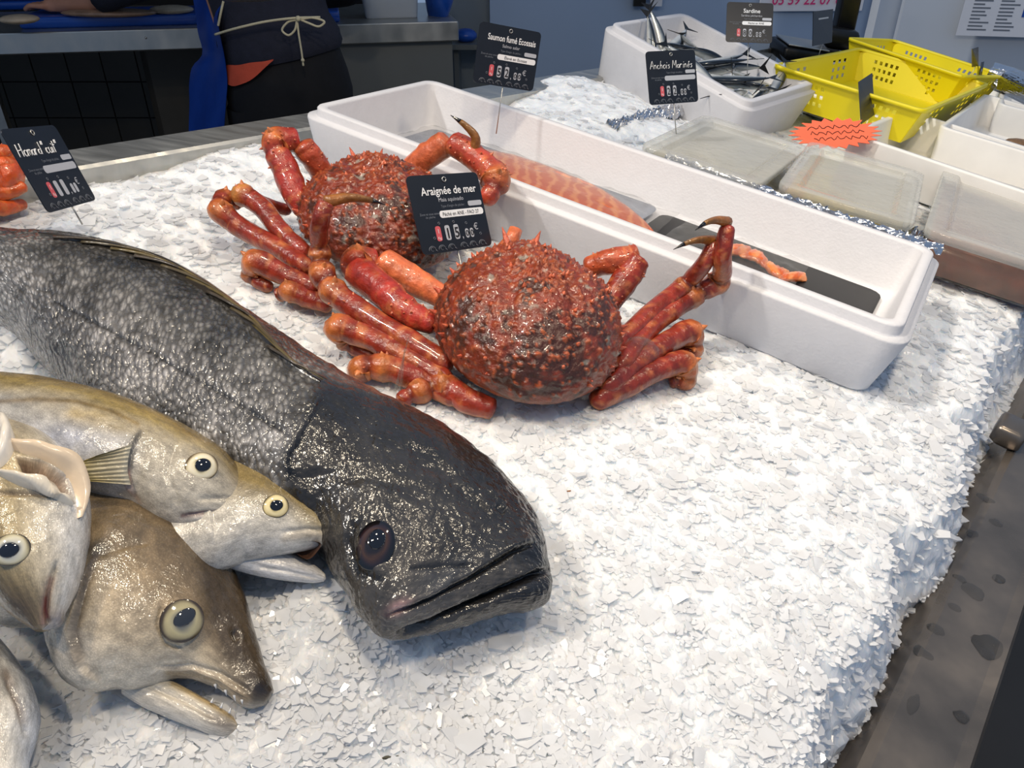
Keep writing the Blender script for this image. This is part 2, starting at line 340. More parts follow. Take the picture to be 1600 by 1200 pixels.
tn = np.stack([RNG.normal(0, 0.15, nch), RNG.normal(0, 0.15, nch), np.ones(nch)], 1); tn /= np.linalg.norm(tn, axis=1)[:, None]
u = np.cross(tn, np.tile([0.0, 1.0, 0.0], (nch, 1))); u /= np.linalg.norm(u, axis=1)[:, None]; v = np.cross(tn, u)
th = rad*RNG.uniform(0.05, 0.16, nch); cen = np.stack([x, y, z+0.0006], 1)
top = cen[:, None]+(np.cos(ang)*rk)[..., None]*u[:, None]+(np.sin(ang)*rk)[..., None]*v[:, None]
Vc = np.concatenate([top+(tn*th[:, None])[:, None], top*0.9+cen[:, None]*0.1-(tn*th[:, None])[:, None]], 1).reshape(-1, 3)
b0 = np.arange(nch)[:, None]*(2*K); fl = []
for i in range(K): j = (i+1) % K; fl.append(np.concatenate([b0+i, b0+K+i, b0+K+j, b0+j], 1))
caps = [np.concatenate([b0+i for i in (0, 1, 2, 3)], 1), np.concatenate([b0+i for i in (0, 3, 4, 4)], 1)]
Fq = np.concatenate(fl+[caps[0]]); 
me = bpy.data.meshes.new('ice_flakes'); tri = np.concatenate([b0+0, b0+3, b0+4], 1)
nq = len(Fq); me.vertices.add(len(Vc)); bb = BASES[ice.name]; me.vertices.foreach_set('co', (Vc-bb).ravel())
loops = np.concatenate([Fq.ravel(), tri.ravel()]).astype(np.int32); me.loops.add(len(loops)); me.loops.foreach_set('vertex_index', loops)
me.polygons.add(nq+len(tri)); me.polygons.foreach_set('loop_start', np.concatenate([np.arange(nq)*4, nq*4+np.arange(len(tri))*3]).astype(np.int32)); me.update(calc_edges=True); me.validate()
me.materials.append(M_chip); me.polygons.foreach_set('use_smooth', np.zeros(len(me.polygons), bool))
finish(bpy.data.objects.new('ice_flakes', me), None, 'c', ice, None, None, None, 'stuff')
# steel counter: customer rail, seller rail, front panel
def strip(prof, s0, s1, mat, name, parent, n=2):   # profile (r,z) swept along the rail
    R = [[EA*s+EB*r+EZ*z for r, z in prof] for s in np.linspace(s0, s1, n)]
    V, F = loft(R, False, False, closed=False); return mesh(name, V, F, mat, parent, smooth=False)
r1 = sr(C(1372, 1150, RAIL_Z))[1]; r2 = sr(C(1552, 1100, RAIL_Z))[1]
cnt = thing('display_counter', 'sloping steel fish counter with raised rails and dark blue front', 'counter', EA*0.9+EB*(-0.5)+EZ*(-0.8))
M_bluepanel = pmat('dark_blue_panel', rgb(26, 34, 50), 0.4, var=0.15, bump=0.1, bscale=300)
strip([(r1-0.03, RAIL_Z-0.035), (r1-0.012, RAIL_Z-0.012), (r1-0.004, RAIL_Z+0.001), (r1+0.004, RAIL_Z+0.004), (r2-0.012, RAIL_Z+0.002), (r2-0.003, RAIL_Z+0.006), (r2, RAIL_Z+0.002), (r2+0.001, RAIL_Z-0.02)], -0.6, 2.6, M_wetsteel, 'customer_rail', cnt)
strip([(r2+0.0005, RAIL_Z-0.018), (r2-0.01, -0.85)], -0.6, 2.6, M_bluepanel, 'front_panel', cnt)
rb0 = sr(C(115, 262, 0.035))[1]; rb1 = sr(C(112, 235, 0.035))[1]
strip([(rb0+0.004, -0.12), (rb0+0.003, 0.032), (rb0, 0.036), (rb1, 0.036), (rb1-0.003, 0.030), (rb1-0.004, -0.85)], -0.6, 2.6, M_steel, 'seller_rail', cnt)
strip([(rb0, -0.12), (r1, -0.12)], -0.6, 2.6, M_steel, 'tray_floor', cnt)
# water drops on the rail
blobs = ((1545, 1012, 36, 22), (1462, 985, 18, 11), (1440, 1020, 20, 9), (1427, 1100, 14, 20), (1502, 1120, 18, 9), (1520, 925, 26, 12), (1490, 950, 14, 7), (1555, 817, 12, 6), (1520, 835, 12, 7), (1540, 780, 16, 5), (1560, 905, 12, 7), (1500, 905, 12, 6))
for i, (bx, by, rx, ry) in enumerate(blobs):
    c0 = C(bx, by, RAIL_Z+0.0028); k = 18; q = c0[1]/FPX*1.25; R = []
    wob = 1+0.28*np.array([vnoise(np.array([[i*7.3+math.cos(t)*1.4, math.sin(t)*1.4, 0]]), 4)[0] for t in np.linspace(0, 2*np.pi, k, endpoint=False)])
    for f, zz in ((1, 0), (0.93, 0.0009), (0.72, 0.0016), (0.35, 0.0019), (0.03, 0.002)):
        R.append([c0+EZ*zz+f*w*(math.cos(t)*rx*q*EB*0.9+math.sin(t)*ry*q*1.6*EA) for t, w in zip(np.linspace(0, 2*np.pi, k, endpoint=False), wob)])
    big = i == 0
    mesh('water_puddle' if big else 'water_drop', *loft(R), M_water, label='heart-shaped water puddle on the steel customer rail, largest of the spills' if big else 'small clear water drop on the steel customer rail beside the ice', cat='water', group=None if big else 'water drops on the steel rail')
clip0 = EA*1.03+EB*(r1+0.005)+EZ*RAIL_Z
mesh('rail_bracket', *rbox(C(1540, 690, RAIL_Z+0.002), EA*0.05, EB*0.035, EZ*0.028, 0.006), M_wetsteel, label='dark metal bracket on the rail by the ice edge', cat='bracket')
# ------------------------------------------------------------------ long foam box with smoked salmon
def quad_frame(A, B_, C_, D, z):
    A, B_, C_, D = (C(*q, z) for q in (A, B_, C_, D)); a = nrm((D-A)+(C_-B_)); b = nrm(np.cross(EZ, a))
    if np.dot(b, B_-A) < 0: b = -b
    cen = (A+B_+C_+D)/4; L = (np.linalg.norm(D-A)+np.linalg.norm(C_-B_))/2; Wd = (abs(np.dot(B_-A, b))+abs(np.dot(C_-D, b)))/2
    o = cen-a*L/2-b*Wd/2; o[2] = 0; return o, a, b, L, Wd
bo, ba, bb_, bL, bW = quad_frame((472, 163), (683, 125), (1487, 400), (1384, 502), 0.092)
bo = bo-ba*0.012-bb_*0.012; bL += 0.024; bW += 0.024
def foam_prof(h, wall=0.026, lip=0.013, taper=0.016, floor=0.02):
    return [(taper+0.006, 0.0), (taper, 0.006), (0.001, h-lip-0.003), (0.0015, h-lip), (0.011, h-lip), (0.0125, h-lip+0.002), (0.0125, h-0.002), (0.014, h), (wall-0.002, h), (wall, h-0.003), (wall+0.006, floor+0.008), (wall+0.014, floor)]
lb = mesh('foam_box', *tub(bo-EZ*0.002, ba, bb_, EZ, bL, bW, foam_prof(0.094), r=0.028), M_foam, smooth=False, label='long white foam box holding smoked salmon packs', cat='box')
for p_ in lb.data.polygons: p_.use_smooth = len(p_.vertices) == 4
def BX(u, v, z): return bo+ba*(0.04+u*(bL-0.08))+bb_*(0.04+v*(bW-0.08))+EZ*z
def sheet(fn, nu, nv):                # grid surface fn(u,v)->point
    U, Vv = np.meshgrid(np.linspace(0, 1, nu), np.linspace(0, 1, nv), indexing='ij')
    P = np.array([fn(a_, b_) for a_, b_ in zip(U.ravel(), Vv.ravel())]); I = np.arange(nu*nv).reshape(nu, nv)
    return P, np.stack([I[:-1, :-1].ravel(), I[1:, :-1].ravel(), I[1:, 1:].ravel(), I[:-1, 1:].ravel()], 1)
m, nt, p = new_mat('salmon_flesh'); tc = N(nt, 'ShaderNodeTexCoord'); wv = N(nt, 'ShaderNodeTexWave', i_Scale=16.0, i_Distortion=7.0, i_Detail=3.0, i_Detail_Scale=1.6)
nt.links.new(tc.outputs['Object'], wv.inputs['Vector']); rp = N(nt, 'ShaderNodeValToRGB'); rp.color_ramp.elements[0].color = rgb(200, 92, 34); rp.color_ramp.elements[0].position = 0.35; rp.color_ramp.elements[1].color = rgb(222, 134, 74); rp.color_ramp.elements[1].position = 0.95
nt.links.new(wv.outputs['Fac'], rp.inputs[0]); nt.links.new(rp.outputs[0], p.inputs['Base Color']); p.inputs['Roughness'].default_value = 0.25; p.inputs['Coat Weight'].default_value = 0.4
M_salmon = m
M_silver = pmat('silver_board', rgb(168, 176, 190), 0.25, 0.7, var=0.1, scale=10)
M_blackboard = pmat('black_board', rgb(11, 12, 15), 0.4, var=0.2, scale=60, spec=0.3)
def board(name, u0, u1, v0, v1, z, mat, parent, t=0.003, tilt=0.0):
    o = BX(u0, v0, z); e1 = BX(u1, v0, z+tilt)-o; e2 = BX(u0, v1, z)-o; return mesh(name, *rbox(o, e1, e2, EZ*t, 0.016), mat, parent)
def fillet(name, cx, cy, lu, lv, z, parent, seed, h=0.016):   # tapered salmon side
    R = []
    for q in np.linspace(-1, 1, 26):
        wq = lv*max(0.04, (1-abs(q)**2.6))**0.6*(0.8+0.2*math.cos(q*1.5+seed)); off = 0.05*math.sin(q*2+seed)
        R.append([BX(cx+lu*q, cy+off+wq*math.cos(t), z)+EZ*(h*max(0.05, 1-abs(q)**3)*(max(math.sin(t), 0)**0.6)+0.0015*vnoise(np.array([[q*9, t*2, seed]]), 3)[0]) for t in np.linspace(0, 2*np.pi, 22, endpoint=False)])
    return mesh(name, *loft(R), M_salmon, parent)
def film(name, u0, u1, v0, v1, z0, hump, parent, seed):
    V, F = sheet(lambda a_, b_: BX(u0+(u1-u0)*a_, v0+(v1-v0)*b_, z0+hump*(math.sin(math.pi*a_)**0.5)*(math.sin(math.pi*b_)**0.6)+0.0035*vnoise(np.array([[a_*13, b_*9, seed]]), 3)[0]+0.002*vnoise(np.array([[a_*30, b_*22, seed]]), 5)[0]), 44, 26)
    return mesh(name, V, F, M_film, parent)
pk = thing('salmon_pack', 'large vacuum pack of orange smoked salmon on silver board', 'salmon pack', BX(0.35, 0.5, 0.021))
board('board', 0.015, 0.56, 0.02, 0.98, 0.022, M_silver, pk, tilt=0.004)
fillet('salmon_side', 0.34, 0.5, 0.27, 0.42, 0.027, pk, 1.0, 0.02)
film('film', 0.01, 0.60, 0.0, 1.0, 0.027, 0.026, pk, 2)
pk = thing('salmon_pack', 'smoked salmon slices in clear film on a black board', 'salmon pack', BX(0.8, 0.5, 0.021))
board('board', 0.57, 0.99, 0.03, 0.97, 0.021, M_blackboard, pk)
for k_, (sx_, sy_, lu, lv) in enumerate(((1150, 388, 0.030, 0.09), (1182, 402, 0.030, 0.10), (1214, 416, 0.028, 0.09), (1240, 430, 0.022, 0.07))):
    q_ = C(sx_, sy_, 0.030)-bo; fillet('salmon_slice', (q_@ba-0.04)/(bL-0.08), (q_@bb_-0.04)/(bW-0.08), lu, lv, 0.025, pk, k_*2.1, 0.008)
film('film', 0.62, 0.86, 0.0, 0.98, 0.026, 0.008, pk, 5)
# ------------------------------------------------------------------ fish
def poly_dist(Q, line):               # distance and side of points to a polyline (pixels)
    line = np.asarray(line, float); best = np.full(len(Q), 1e9); side = np.zeros(len(Q)); along = np.zeros(len(Q)); L = 0
    tot = np.linalg.norm(np.diff(line, axis=0), axis=1).sum()
    for a, b in zip(line[:-1], line[1:]):
        d = b-a; l2 = d@d; t = np.clip(((Q-a)@d)/l2, 0, 1); q = a+t[:, None]*d; e = Q-q; dd = np.hypot(e[:, 0], e[:, 1])
        m = dd < best; best = np.where(m, dd, best); side = np.where(m, np.sign(d[0]*e[:, 1]-d[1]*e[:, 0]), side); along = np.where(m, (L+t*math.sqrt(l2))/tot, along); L += math.sqrt(l2)
    return best, side, along
def in_poly(Q, poly):
    poly = np.asarray(poly, float); c = np.zeros(len(Q), bool); j = len(poly)-1
    for i in range(len(poly)):
        xi, yi = poly[i]; xj, yj = poly[j]
        c ^= ((yi > Q[:, 1]) != (yj > Q[:, 1])) & (Q[:, 0] < (xj-xi)*(Q[:, 1]-yi)/(yj-yi+1e-12)+xi); j = i
    return c
def sstep(x, a, b): t = np.clip((x-a)/(b-a), 0, 1); return t*t*(3-2*t)
def skin(stations, roll=0.0, nl=190, nt_=62, nb=22, sq=0.85, dens=1.0):
    # stations: dorsal px, ventral px, centre height, half thickness -> ring grid of the body (dens > 1 packs rings towards the head)
    S0 = spline(np.array(stations, float), 400); uq = np.linspace(0, 1, nl); uq = 1-(1-uq)**dens; S = np.stack([np.interp(uq*399, np.arange(400), S0[:, i]) for i in range(6)], 1)
    cen = np.array([C((q[0]+q[2])/2, (q[1]+q[3])/2, q[4]) for q in S]); T = np.gradient(cen, axis=0); T /= np.linalg.norm(T, axis=1)[:, None]; rings = []
    th = np.r_[np.linspace(0, np.pi, nt_, endpoint=False), np.linspace(np.pi, 2*np.pi, nb, endpoint=False)]; cs, sn = np.cos(th), np.sin(th)
    for q, c, t in zip(S, cen, T):
        side = nrm(np.cross(EZ, t)); D0 = dirs(q[0], q[1], RC); V0 = dirs(q[2], q[3], RC)
        if np.dot(side, D0/-D0[2]-V0/-V0[2]) < 0: side = -side
        n = nrm(math.cos(roll)*EZ-math.sin(roll)*side)                      # normal of the plane the flank lies in
        hit = lambda d: CAMC+d*(np.dot(c-CAMC, n)/np.dot(d, n))
        dep = np.dot(c-CAMC, -RC[:, 2]); e = (CAMC+D0*dep)-(CAMC+V0*dep); E = np.linalg.norm(e)/2; e = nrm(e); w = nrm(hit(D0)-hit(V0))
        th_ = min(q[5], E*0.95); k = np.dot(n, e)*th_; we = max(abs(np.dot(w, e)), 0.3); a = math.sqrt(max(E*E-k*k, (0.35*E)**2))/we
        rings.append(c+(cs*a)[:, None]*w+(np.sign(sn)*np.abs(sn)**sq*th_*np.where(sn > 0, 1, 0.8))[:, None]*n)
    rings[0] = rings[0]*0.02+cen[0]*0.98; rings[-1] = rings[-1]*0.02+cen[-1]*0.98
    P = np.array(rings); n = P.shape[1]; I = np.arange(nl*n).reshape(nl, n); J = np.roll(I, -1, 1)
    F = np.stack([I[:-1].ravel(), J[:-1].ravel(), J[1:].ravel(), I[1:].ravel()], 1)
    vv = np.tile(th/np.pi, (nl, 1)).ravel(); L = np.r_[0, np.cumsum(np.linalg.norm(np.diff(cen, axis=0), axis=1))]
    uu = np.repeat(L, n); girth = np.tile(th, (nl, 1)).ravel()*0.06
    return P.reshape(-1, 3), F, uu/L[-1], vv, np.stack([uu, girth], 1)
def vnormals(V, F):
    a = np.cross(V[F[:, 2]]-V[F[:, 0]], V[F[:, 3]]-V[F[:, 1]]); Nn = np.zeros_like(V)
    for k in range(4): np.add.at(Nn, F[:, k], a)
    return Nn/(np.linalg.norm(Nn, axis=1)[:, None]+1e-15)
class Fish:
    def __init__(s, stations, grad, roll=0.0, **kw):
        s.V, s.F, s.u, s.v, s.uv = skin(stations, roll, **kw); Nn = vnormals(s.V, s.F)
        c = s.V.reshape(-1, s.V.shape[0]//s.V.shape[0], 3)
        cen = s.V.mean(0); 
        if np.mean(np.sum(Nn*(s.V-cen), 1)) < 0: s.F = s.F[:, ::-1]; Nn = -Nn
        s.Nn = Nn; s.Q = proj(s.V); vis = np.sum(Nn*(CAMC-s.V), 1); s.vis = sstep(vis/np.linalg.norm(CAMC-s.V, axis=1), -0.05, 0.12)
        ks = np.array([g[0] for g in grad]); cs = np.array([s2l(g[1]) for g in grad]); vv = np.where(s.v > 1, 2-s.v, s.v)
        vv = vv+0.05*fbm(s.V*40, 2, 8); s.col = np.stack([np.interp(vv, ks, cs[:, i]) for i in range(3)], 1); s.disp = np.zeros(len(s.V)); s.extra = []; s.mask = np.ones(len(s.V))
    def groove(s, line, w, d, soft=1.0):
        dd, sd, al = poly_dist(s.Q, line); s.disp -= d*np.exp(-(dd/w)**2)*s.vis*np.minimum(1, np.minimum(al, 1-al)*8+0.25); return s
    def step(s, line, w, h, sharp=2.5): # raised on the right-hand side of the line, fading over w pixels
        dd, sd, al = poly_dist(s.Q, line); x = dd*sd; s.disp += h*np.where(x > 0, np.exp(-np.maximum(x, 0)/w), 0)*sstep(x, -sharp, sharp)*s.vis*np.minimum(1, np.minimum(al, 1-al)*6); return s
    def bulge(s, cx, cy, rx, ry, h, rot=0.0):
        a = math.radians(rot); x = s.Q[:, 0]-cx; y = s.Q[:, 1]-cy; X = (x*math.cos(a)+y*math.sin(a))/rx; Y_ = (-x*math.sin(a)+y*math.cos(a))/ry
        s.disp += h*np.exp(-(X*X+Y_*Y_))*s.vis; return s
    def paint(s, line, w, c, k=1.0, noise=0.0):
        dd, _, al = poly_dist(s.Q, line); m = np.exp(-(dd/w)**2)*k*s.vis
        if noise: m = m*np.clip(1+noise*fbm(s.V*130, 2, 3), 0, 1.5)
        m = np.clip(m, 0, 1)[:, None]; s.col = s.col*(1-m)+s2l(c)*m; return s
    def spot(s, cx, cy, rx, ry, c, k=1.0, rot=0.0, noise=0.0, hard=1.0):
        a = math.radians(rot); x = s.Q[:, 0]-cx; y = s.Q[:, 1]-cy; X = (x*math.cos(a)+y*math.sin(a))/rx; Y_ = (-x*math.sin(a)+y*math.cos(a))/ry
        m = np.exp(-(X*X+Y_*Y_)**hard)*k*s.vis
        if noise: m = m*np.clip(1+noise*fbm(s.V*90, 3, 6), 0, 2)
        m = np.clip(m, 0, 1)[:, None]; s.col = s.col*(1-m)+s2l(c)*m; return s
    def area(s, poly, c, soft=6, k=1.0):
        inn = in_poly(s.Q, poly); dd, _, _ = poly_dist(s.Q, list(poly)+[poly[0]]); sd = np.where(inn, dd, -dd); m = (sstep(sd, -soft, soft)*k*s.vis)[:, None]
        s.col = s.col*(1-m)+s2l(c)*m; return s
    def dig(s, poly, d, soft=5):
        inn = in_poly(s.Q, poly); dd, _, _ = poly_dist(s.Q, list(poly)+[poly[0]]); s.disp -= d*sstep(np.where(inn, dd, -dd), -soft*0.3, soft)*s.vis; return s
    def smooth_area(s, poly, k, soft=20):
        inn = in_poly(s.Q, poly); dd, _, _ = poly_dist(s.Q, list(poly)+[poly[0]]); s.mask = np.minimum(s.mask, 1-(1-k)*sstep(np.where(inn, dd, -dd), -soft, soft)); return s
    def mottle(s, amt, sc, seed=1, c=None):
        n = fbm(s.V*sc, 4, seed)
        if c is None: s.col = np.clip(s.col*(1+amt*n)[:, None], 0, 1)
        else: m = np.clip(n*amt, 0, 1)[:, None]; s.col = s.col*(1-m)+s2l(c)*m
        return s
    def rough(s, a, sc, seed=2): s.disp += a*fbm(s.V*sc, 3, seed); return s
    def join(s, o): s.extra.append(o); return s
    def build(s, name, mat, label, cat='fish'):
        V = s.V+s.Nn*s.disp[:, None]; F = s.F; col = np.c_[np.clip(s.col*(1 if mat is M_bigskin else 0.78), 0, 1), s.mask]; uv = s.uv
        for o in s.extra:
            V2 = o.V+o.Nn*o.disp[:, None]; F = np.vstack([F, o.F+len(V)]); V = np.vstack([V, V2]); col = np.vstack([col, np.c_[np.clip(o.col*0.78, 0, 1), o.mask]]); uv = np.vstack([uv, o.uv])
        lo = V[:, 2].min(); c = V.mean(0); s.root = thing(name, label, cat, (c[0], c[1], lo))
        s.body = mesh('body', V, F, mat, s.root, col=col, uv=uv); s.bvh = BVHTree.FromPolygons([tuple(v) for v in V], [tuple(int(i) for i in f) for f in F]); return s
    def hit(s, px, py):
        d = nrm(dirs(px, py, RC)); h = s.bvh.ray_cast(Vector(CAMC), Vector(d))
        if h[0] is None: return C(px, py, 0.05), -d
        n = np.array(h[1]); n = n if np.dot(n, d) < 0 else -n; return np.array(h[0]), n
def eye(fish, cx, cy, rx, ry, rot, rings, tilt=0.35, pupil=(0, 0, 0.42, 0.42), pcol=(10, 11, 16), bulge=0.35, gloss=None):
    p, n = fish.hit(cx, cy); view = nrm(CAMC-p); ax = nrm(n*(1-tilt)+view*tilt); dep = np.dot(p-CAMC, -RC[:, 2]); sc = dep/FPX
    a = math.radians(rot); rt = RC[:, 0]; up = RC[:, 1]; e1 = nrm(rt*math.cos(a)-up*math.sin(a)); e1 = nrm(e1-ax*np.dot(e1, ax)); e2 = np.cross(ax, e1)
    if np.dot(e2, up) > 0: e2 = -e2
    rm = (rx+ry)/2*sc; R = []; cols = []; prof = [(1.0, -0.35), (1.0, 0.02)]+[(f, 0.02+bulge*(1-f*f)) for f in (0.97, 0.9, 0.8, 0.7, 0.6, 0.5, 0.4, 0.3, 0.2, 0.1, 0.01)]
    ks = [r[0] for r in rings]; cs = np.array([s2l(r[1]) for r in rings])
    for f, h in prof:
        for t in np.linspace(0, 2*np.pi, 32, endpoint=False):
            R.append(p+e1*math.cos(t)*rx*sc*f+e2*math.sin(t)*ry*sc*f+ax*h*rm); g = f+0.04*math.sin(3*t+f*9)
            cols.append([np.interp(g, ks, cs[:, i]) for i in range(3)])
    R = np.array(R).reshape(len(prof), 32, 3); V, F = loft(list(R)); e = mesh('eye', V, F, M_eye, fish.root, col=np.array(cols))
    ox, oy, prx, pry = pupil; R = []
    for f in (1, 0.9, 0.7, 0.4, 0.03):
        R.append([p+e1*(ox+prx*f*math.cos(t))*rx*sc+e2*(oy+pry*f*math.sin(t))*ry*sc+ax*rm*(0.035+bulge*(1-min(1, (ox+prx*f*math.cos(t))**2+(oy+pry*f*math.sin(t))**2))+0.05*(1-f*f)) for t in np.linspace(0, 2*np.pi, 24, endpoint=False)])
    V, F = loft(R); mesh('pupil', V, F, M_pupil, e, col=np.tile(s2l(pcol), (len(V), 1)))
    return e
def fin(fish, name, root, tip, mat, lift=0.004, rays=10, thick=0.0011, cols=((150, 140, 90), (120, 110, 60)), nu=14, hs=None):
    # sheet from a root polyline to a tip polyline (pixels), lying just above the skin, ribbed by rays
    root = spline(np.array(root, float), rays*4+1); tip = spline(np.array(tip, float), rays*4+1); P = []; cc = []
    r3 = [fish.hit(*q)[0] for q in root]
    for i in range(len(root)):
        dep = np.dot(r3[i]-CAMC, -RC[:, 2])
        for k in range(nu):
            f = k/(nu-1); q = root[i]*(1-f)+tip[i]*f; h, n = fish.hit(*q); dh = np.dot(h-CAMC, -RC[:, 2])
            dd = min(dep, dh) if abs(dh-dep) < 0.05 else dep
            pt = CAMC+dirs(q[0], q[1], RC)*(dd-lift*(0.3+f)); pt = pt+(-nrm(dirs(q[0], q[1], RC)))*0.0009*math.cos(i*math.pi/2)*(1-0.3*f); P.append(pt)
            cc.append(s2l(cols[0])*(1-f)+s2l(cols[1])*f)
            cc[-1] = cc[-1]*(1.0 if i % 4 else 0.7)
    m = len(root); I = np.arange(m*nu).reshape(m, nu); F = [tuple(x) for x in np.stack([I[:-1, :-1].ravel(), I[1:, :-1].ravel(), I[1:, 1:].ravel(), I[:-1, 1:].ravel()], 1)]
    P = np.array(P); off = nrm(RC[:, 2])*thick; n0 = len(P); F2 = [tuple(int(i)+n0 for i in f[::-1]) for f in F]
    bd = list(I[0, :])+list(I[1:, -1])+list(I[-1, -2::-1])+list(I[-2:0:-1, 0]); E_ = [(int(a), int(b), int(b)+n0, int(a)+n0) for a, b in zip(bd, bd[1:]+bd[:1])]
    return mesh(name, np.vstack([P, P-off]), [tuple(int(i) for i in f) for f in F]+F2+E_, mat, fish.root, col=np.vstack([cc, cc]))
M_eye = pmat('fish_eye', (1, 1, 1, 1), 0.08, vcol=True, var=0.06, scale=200, coat=1.0)
M_pupil = pmat('fish_pupil', (1, 1, 1, 1), 0.04, vcol=True, var=0.0, coat=1.0)
M_fin = pmat('fish_fin', (1, 1, 1, 1), 0.22, vcol=True, var=0.2, scale=60, coat=0.4, bump=0.2, bscale=150)
M_bigskin = scale_mat('dark_scaly_skin', 205, 205, bump=0.9, rough=0.22, dark=0.42, coat=0.4, spark=0.35)
M_skin = scale_mat('smooth_wet_skin', 800, 800, bump=0.08, rough=0.25, dark=0.93, coat=0.5, spark=0.12)
M_whiskin = pmat('gill_flap_flesh', (1, 1, 1, 1), 0.25, vcol=True, var=0.08, scale=80, coat=0.4, bump=0.15, bscale=90)

# --- the long dark fish lying across the counter
big = Fish([(-150, 358, -190, 470, .05, .034), (-60, 356, -90, 490, .05, .038), (20, 362, -20, 508, .05, .042), (130, 376, 60, 552, .052, .046), (240, 412, 140, 606, .054, .050), (340, 462, 232, 668, .055, .053),
            (440, 526, 325, 735, .055, .055), (530, 586, 412, 800, .054, .055), (600, 627, 488, 832, .052, .050), (670, 664, 546, 882, .049, .046), (730, 706, 592, 926, .046, .041), (780, 752, 630, 956, .043, .036),
            (822, 800, 688, 960, .040, .030), (846, 838, 755, 954, .037, .024), (856, 868, 812, 944, .034, .018), (859, 892, 842, 934, .032, .012), (858, 908, 853, 930, .031, .006)],
           [(0, (40, 37, 33)), (0.18, (48, 45, 41)), (0.30, (62, 60, 57)), (0.55, (116, 114, 112)), (0.75, (134, 132, 132)), (1, (140, 138, 136))], roll=-0.12, nl=430, nt_=150, nb=24, dens=1.6)
big.mottle(0.55, 26, 4).mottle(0.4, 70, 9)
head = [(500, 585), (470, 640), (445, 700), (440, 740), (470, 1000), (640, 1040), (900, 960), (880, 780), (700, 640)]
big.area(head, (33, 30, 27), 22, 0.92).smooth_area(head, 0.33, 26)
big.spot(620, 900, 60, 70, (84, 80, 76), 0.6, noise=0.5).spot(700, 900, 60, 25, (74, 76, 80), 0.6, -25, 0.5).spot(640, 960, 60, 20, (96, 92, 88), 0.6, -25)
big.step([(512, 610), (478, 668), (450, 715), (455, 745), (500, 775)], 60, 0.0035, 4).paint([(470, 690), (450, 722), (456, 745)], 9, (14, 13, 12), 0.9)
big.groove([(84, 470), (210, 536), (350, 616), (452, 682)], 3.2, 0.0014).paint([(84, 470), (210, 536), (350, 616), (452, 682)], 4, (30, 30, 32), 0.75)
big.groove([(470, 745), (560, 740), (640, 760)], 9, 0.002).groove([(640, 700), (700, 745), (760, 800)], 12, 0.0015)
big.groove([(640, 890), (700, 885), (735, 885)], 4, 0.0016).paint([(640, 888), (735, 884)], 4, (22, 20, 20), 0.8)
# jaws: maxilla band between two dark lines, glossy black chin
big.step([(838, 848), (800, 862), (733, 903), (668, 935), (604, 962)], 26, 0.0045, 2.5)
big.groove([(604, 963), (668, 936), (733, 903), (800, 862), (836, 850)], 4, 0.0035).paint([(604, 963), (668, 936), (733, 903), (800, 862), (836, 850)], 4.5, (6, 6, 7), 0.95)
big.paint([(640, 972), (740, 925), (800, 890)], 13, (92, 88, 84), 0.55, 0.5)
big.groove([(620, 996), (690, 966), (746, 941), (804, 912), (856, 890)], 5.5, 0.008).paint([(620, 996), (690, 966), (746, 941), (804, 912), (856, 890)], 5, (3, 3, 4), 1.0)
big.bulge(828, 930, 34, 30, 0.007).spot(825, 932, 48, 34, (14, 14, 17), 0.95).bulge(815, 850, 30, 16, 0.003, -20).spot(835, 862, 22, 20, (16, 16, 19), 0.9)
big.paint([(630, 1003), (700, 985), (760, 972)], 14, (84, 80, 76), 0.6, 0.6).spot(622, 950, 17, 10, (172, 138, 136), 0.95, -30)
big.bulge(585, 850, 46, 54, 0.004).groove([(556, 815), (548, 850), (560, 892), (590, 905)], 8, 0.003).paint([(560, 812), (548, 850), (562, 895), (595, 905)], 9, (16, 14, 13), 0.85)
big.bulge(770, 745, 30, 20, 0.002, 45).bulge(690, 700, 40, 25, 0.002, 40).groove([(775, 790), (790, 800)], 5, 0.003)
big.rough(0.0011, 45, 3).rough(0.0006, 130, 5)
big.build('large_dark_fish', M_bigskin, 'very large dark grey scaly fish with black head and closed mouth', 'fish')
eye(big, 586, 852, 31, 40, 10, [(0, (14, 12, 14)), (0.42, (26, 20, 22)), (0.58, (66, 44, 30)), (0.68, (50, 32, 26)), (0.78, (34, 24, 30)), (0.86, (14, 11, 12)), (1.0, (9, 8, 8))], 0.4, (0.1, -0.18, 0.42, 0.42), (8, 9, 16), 0.4)
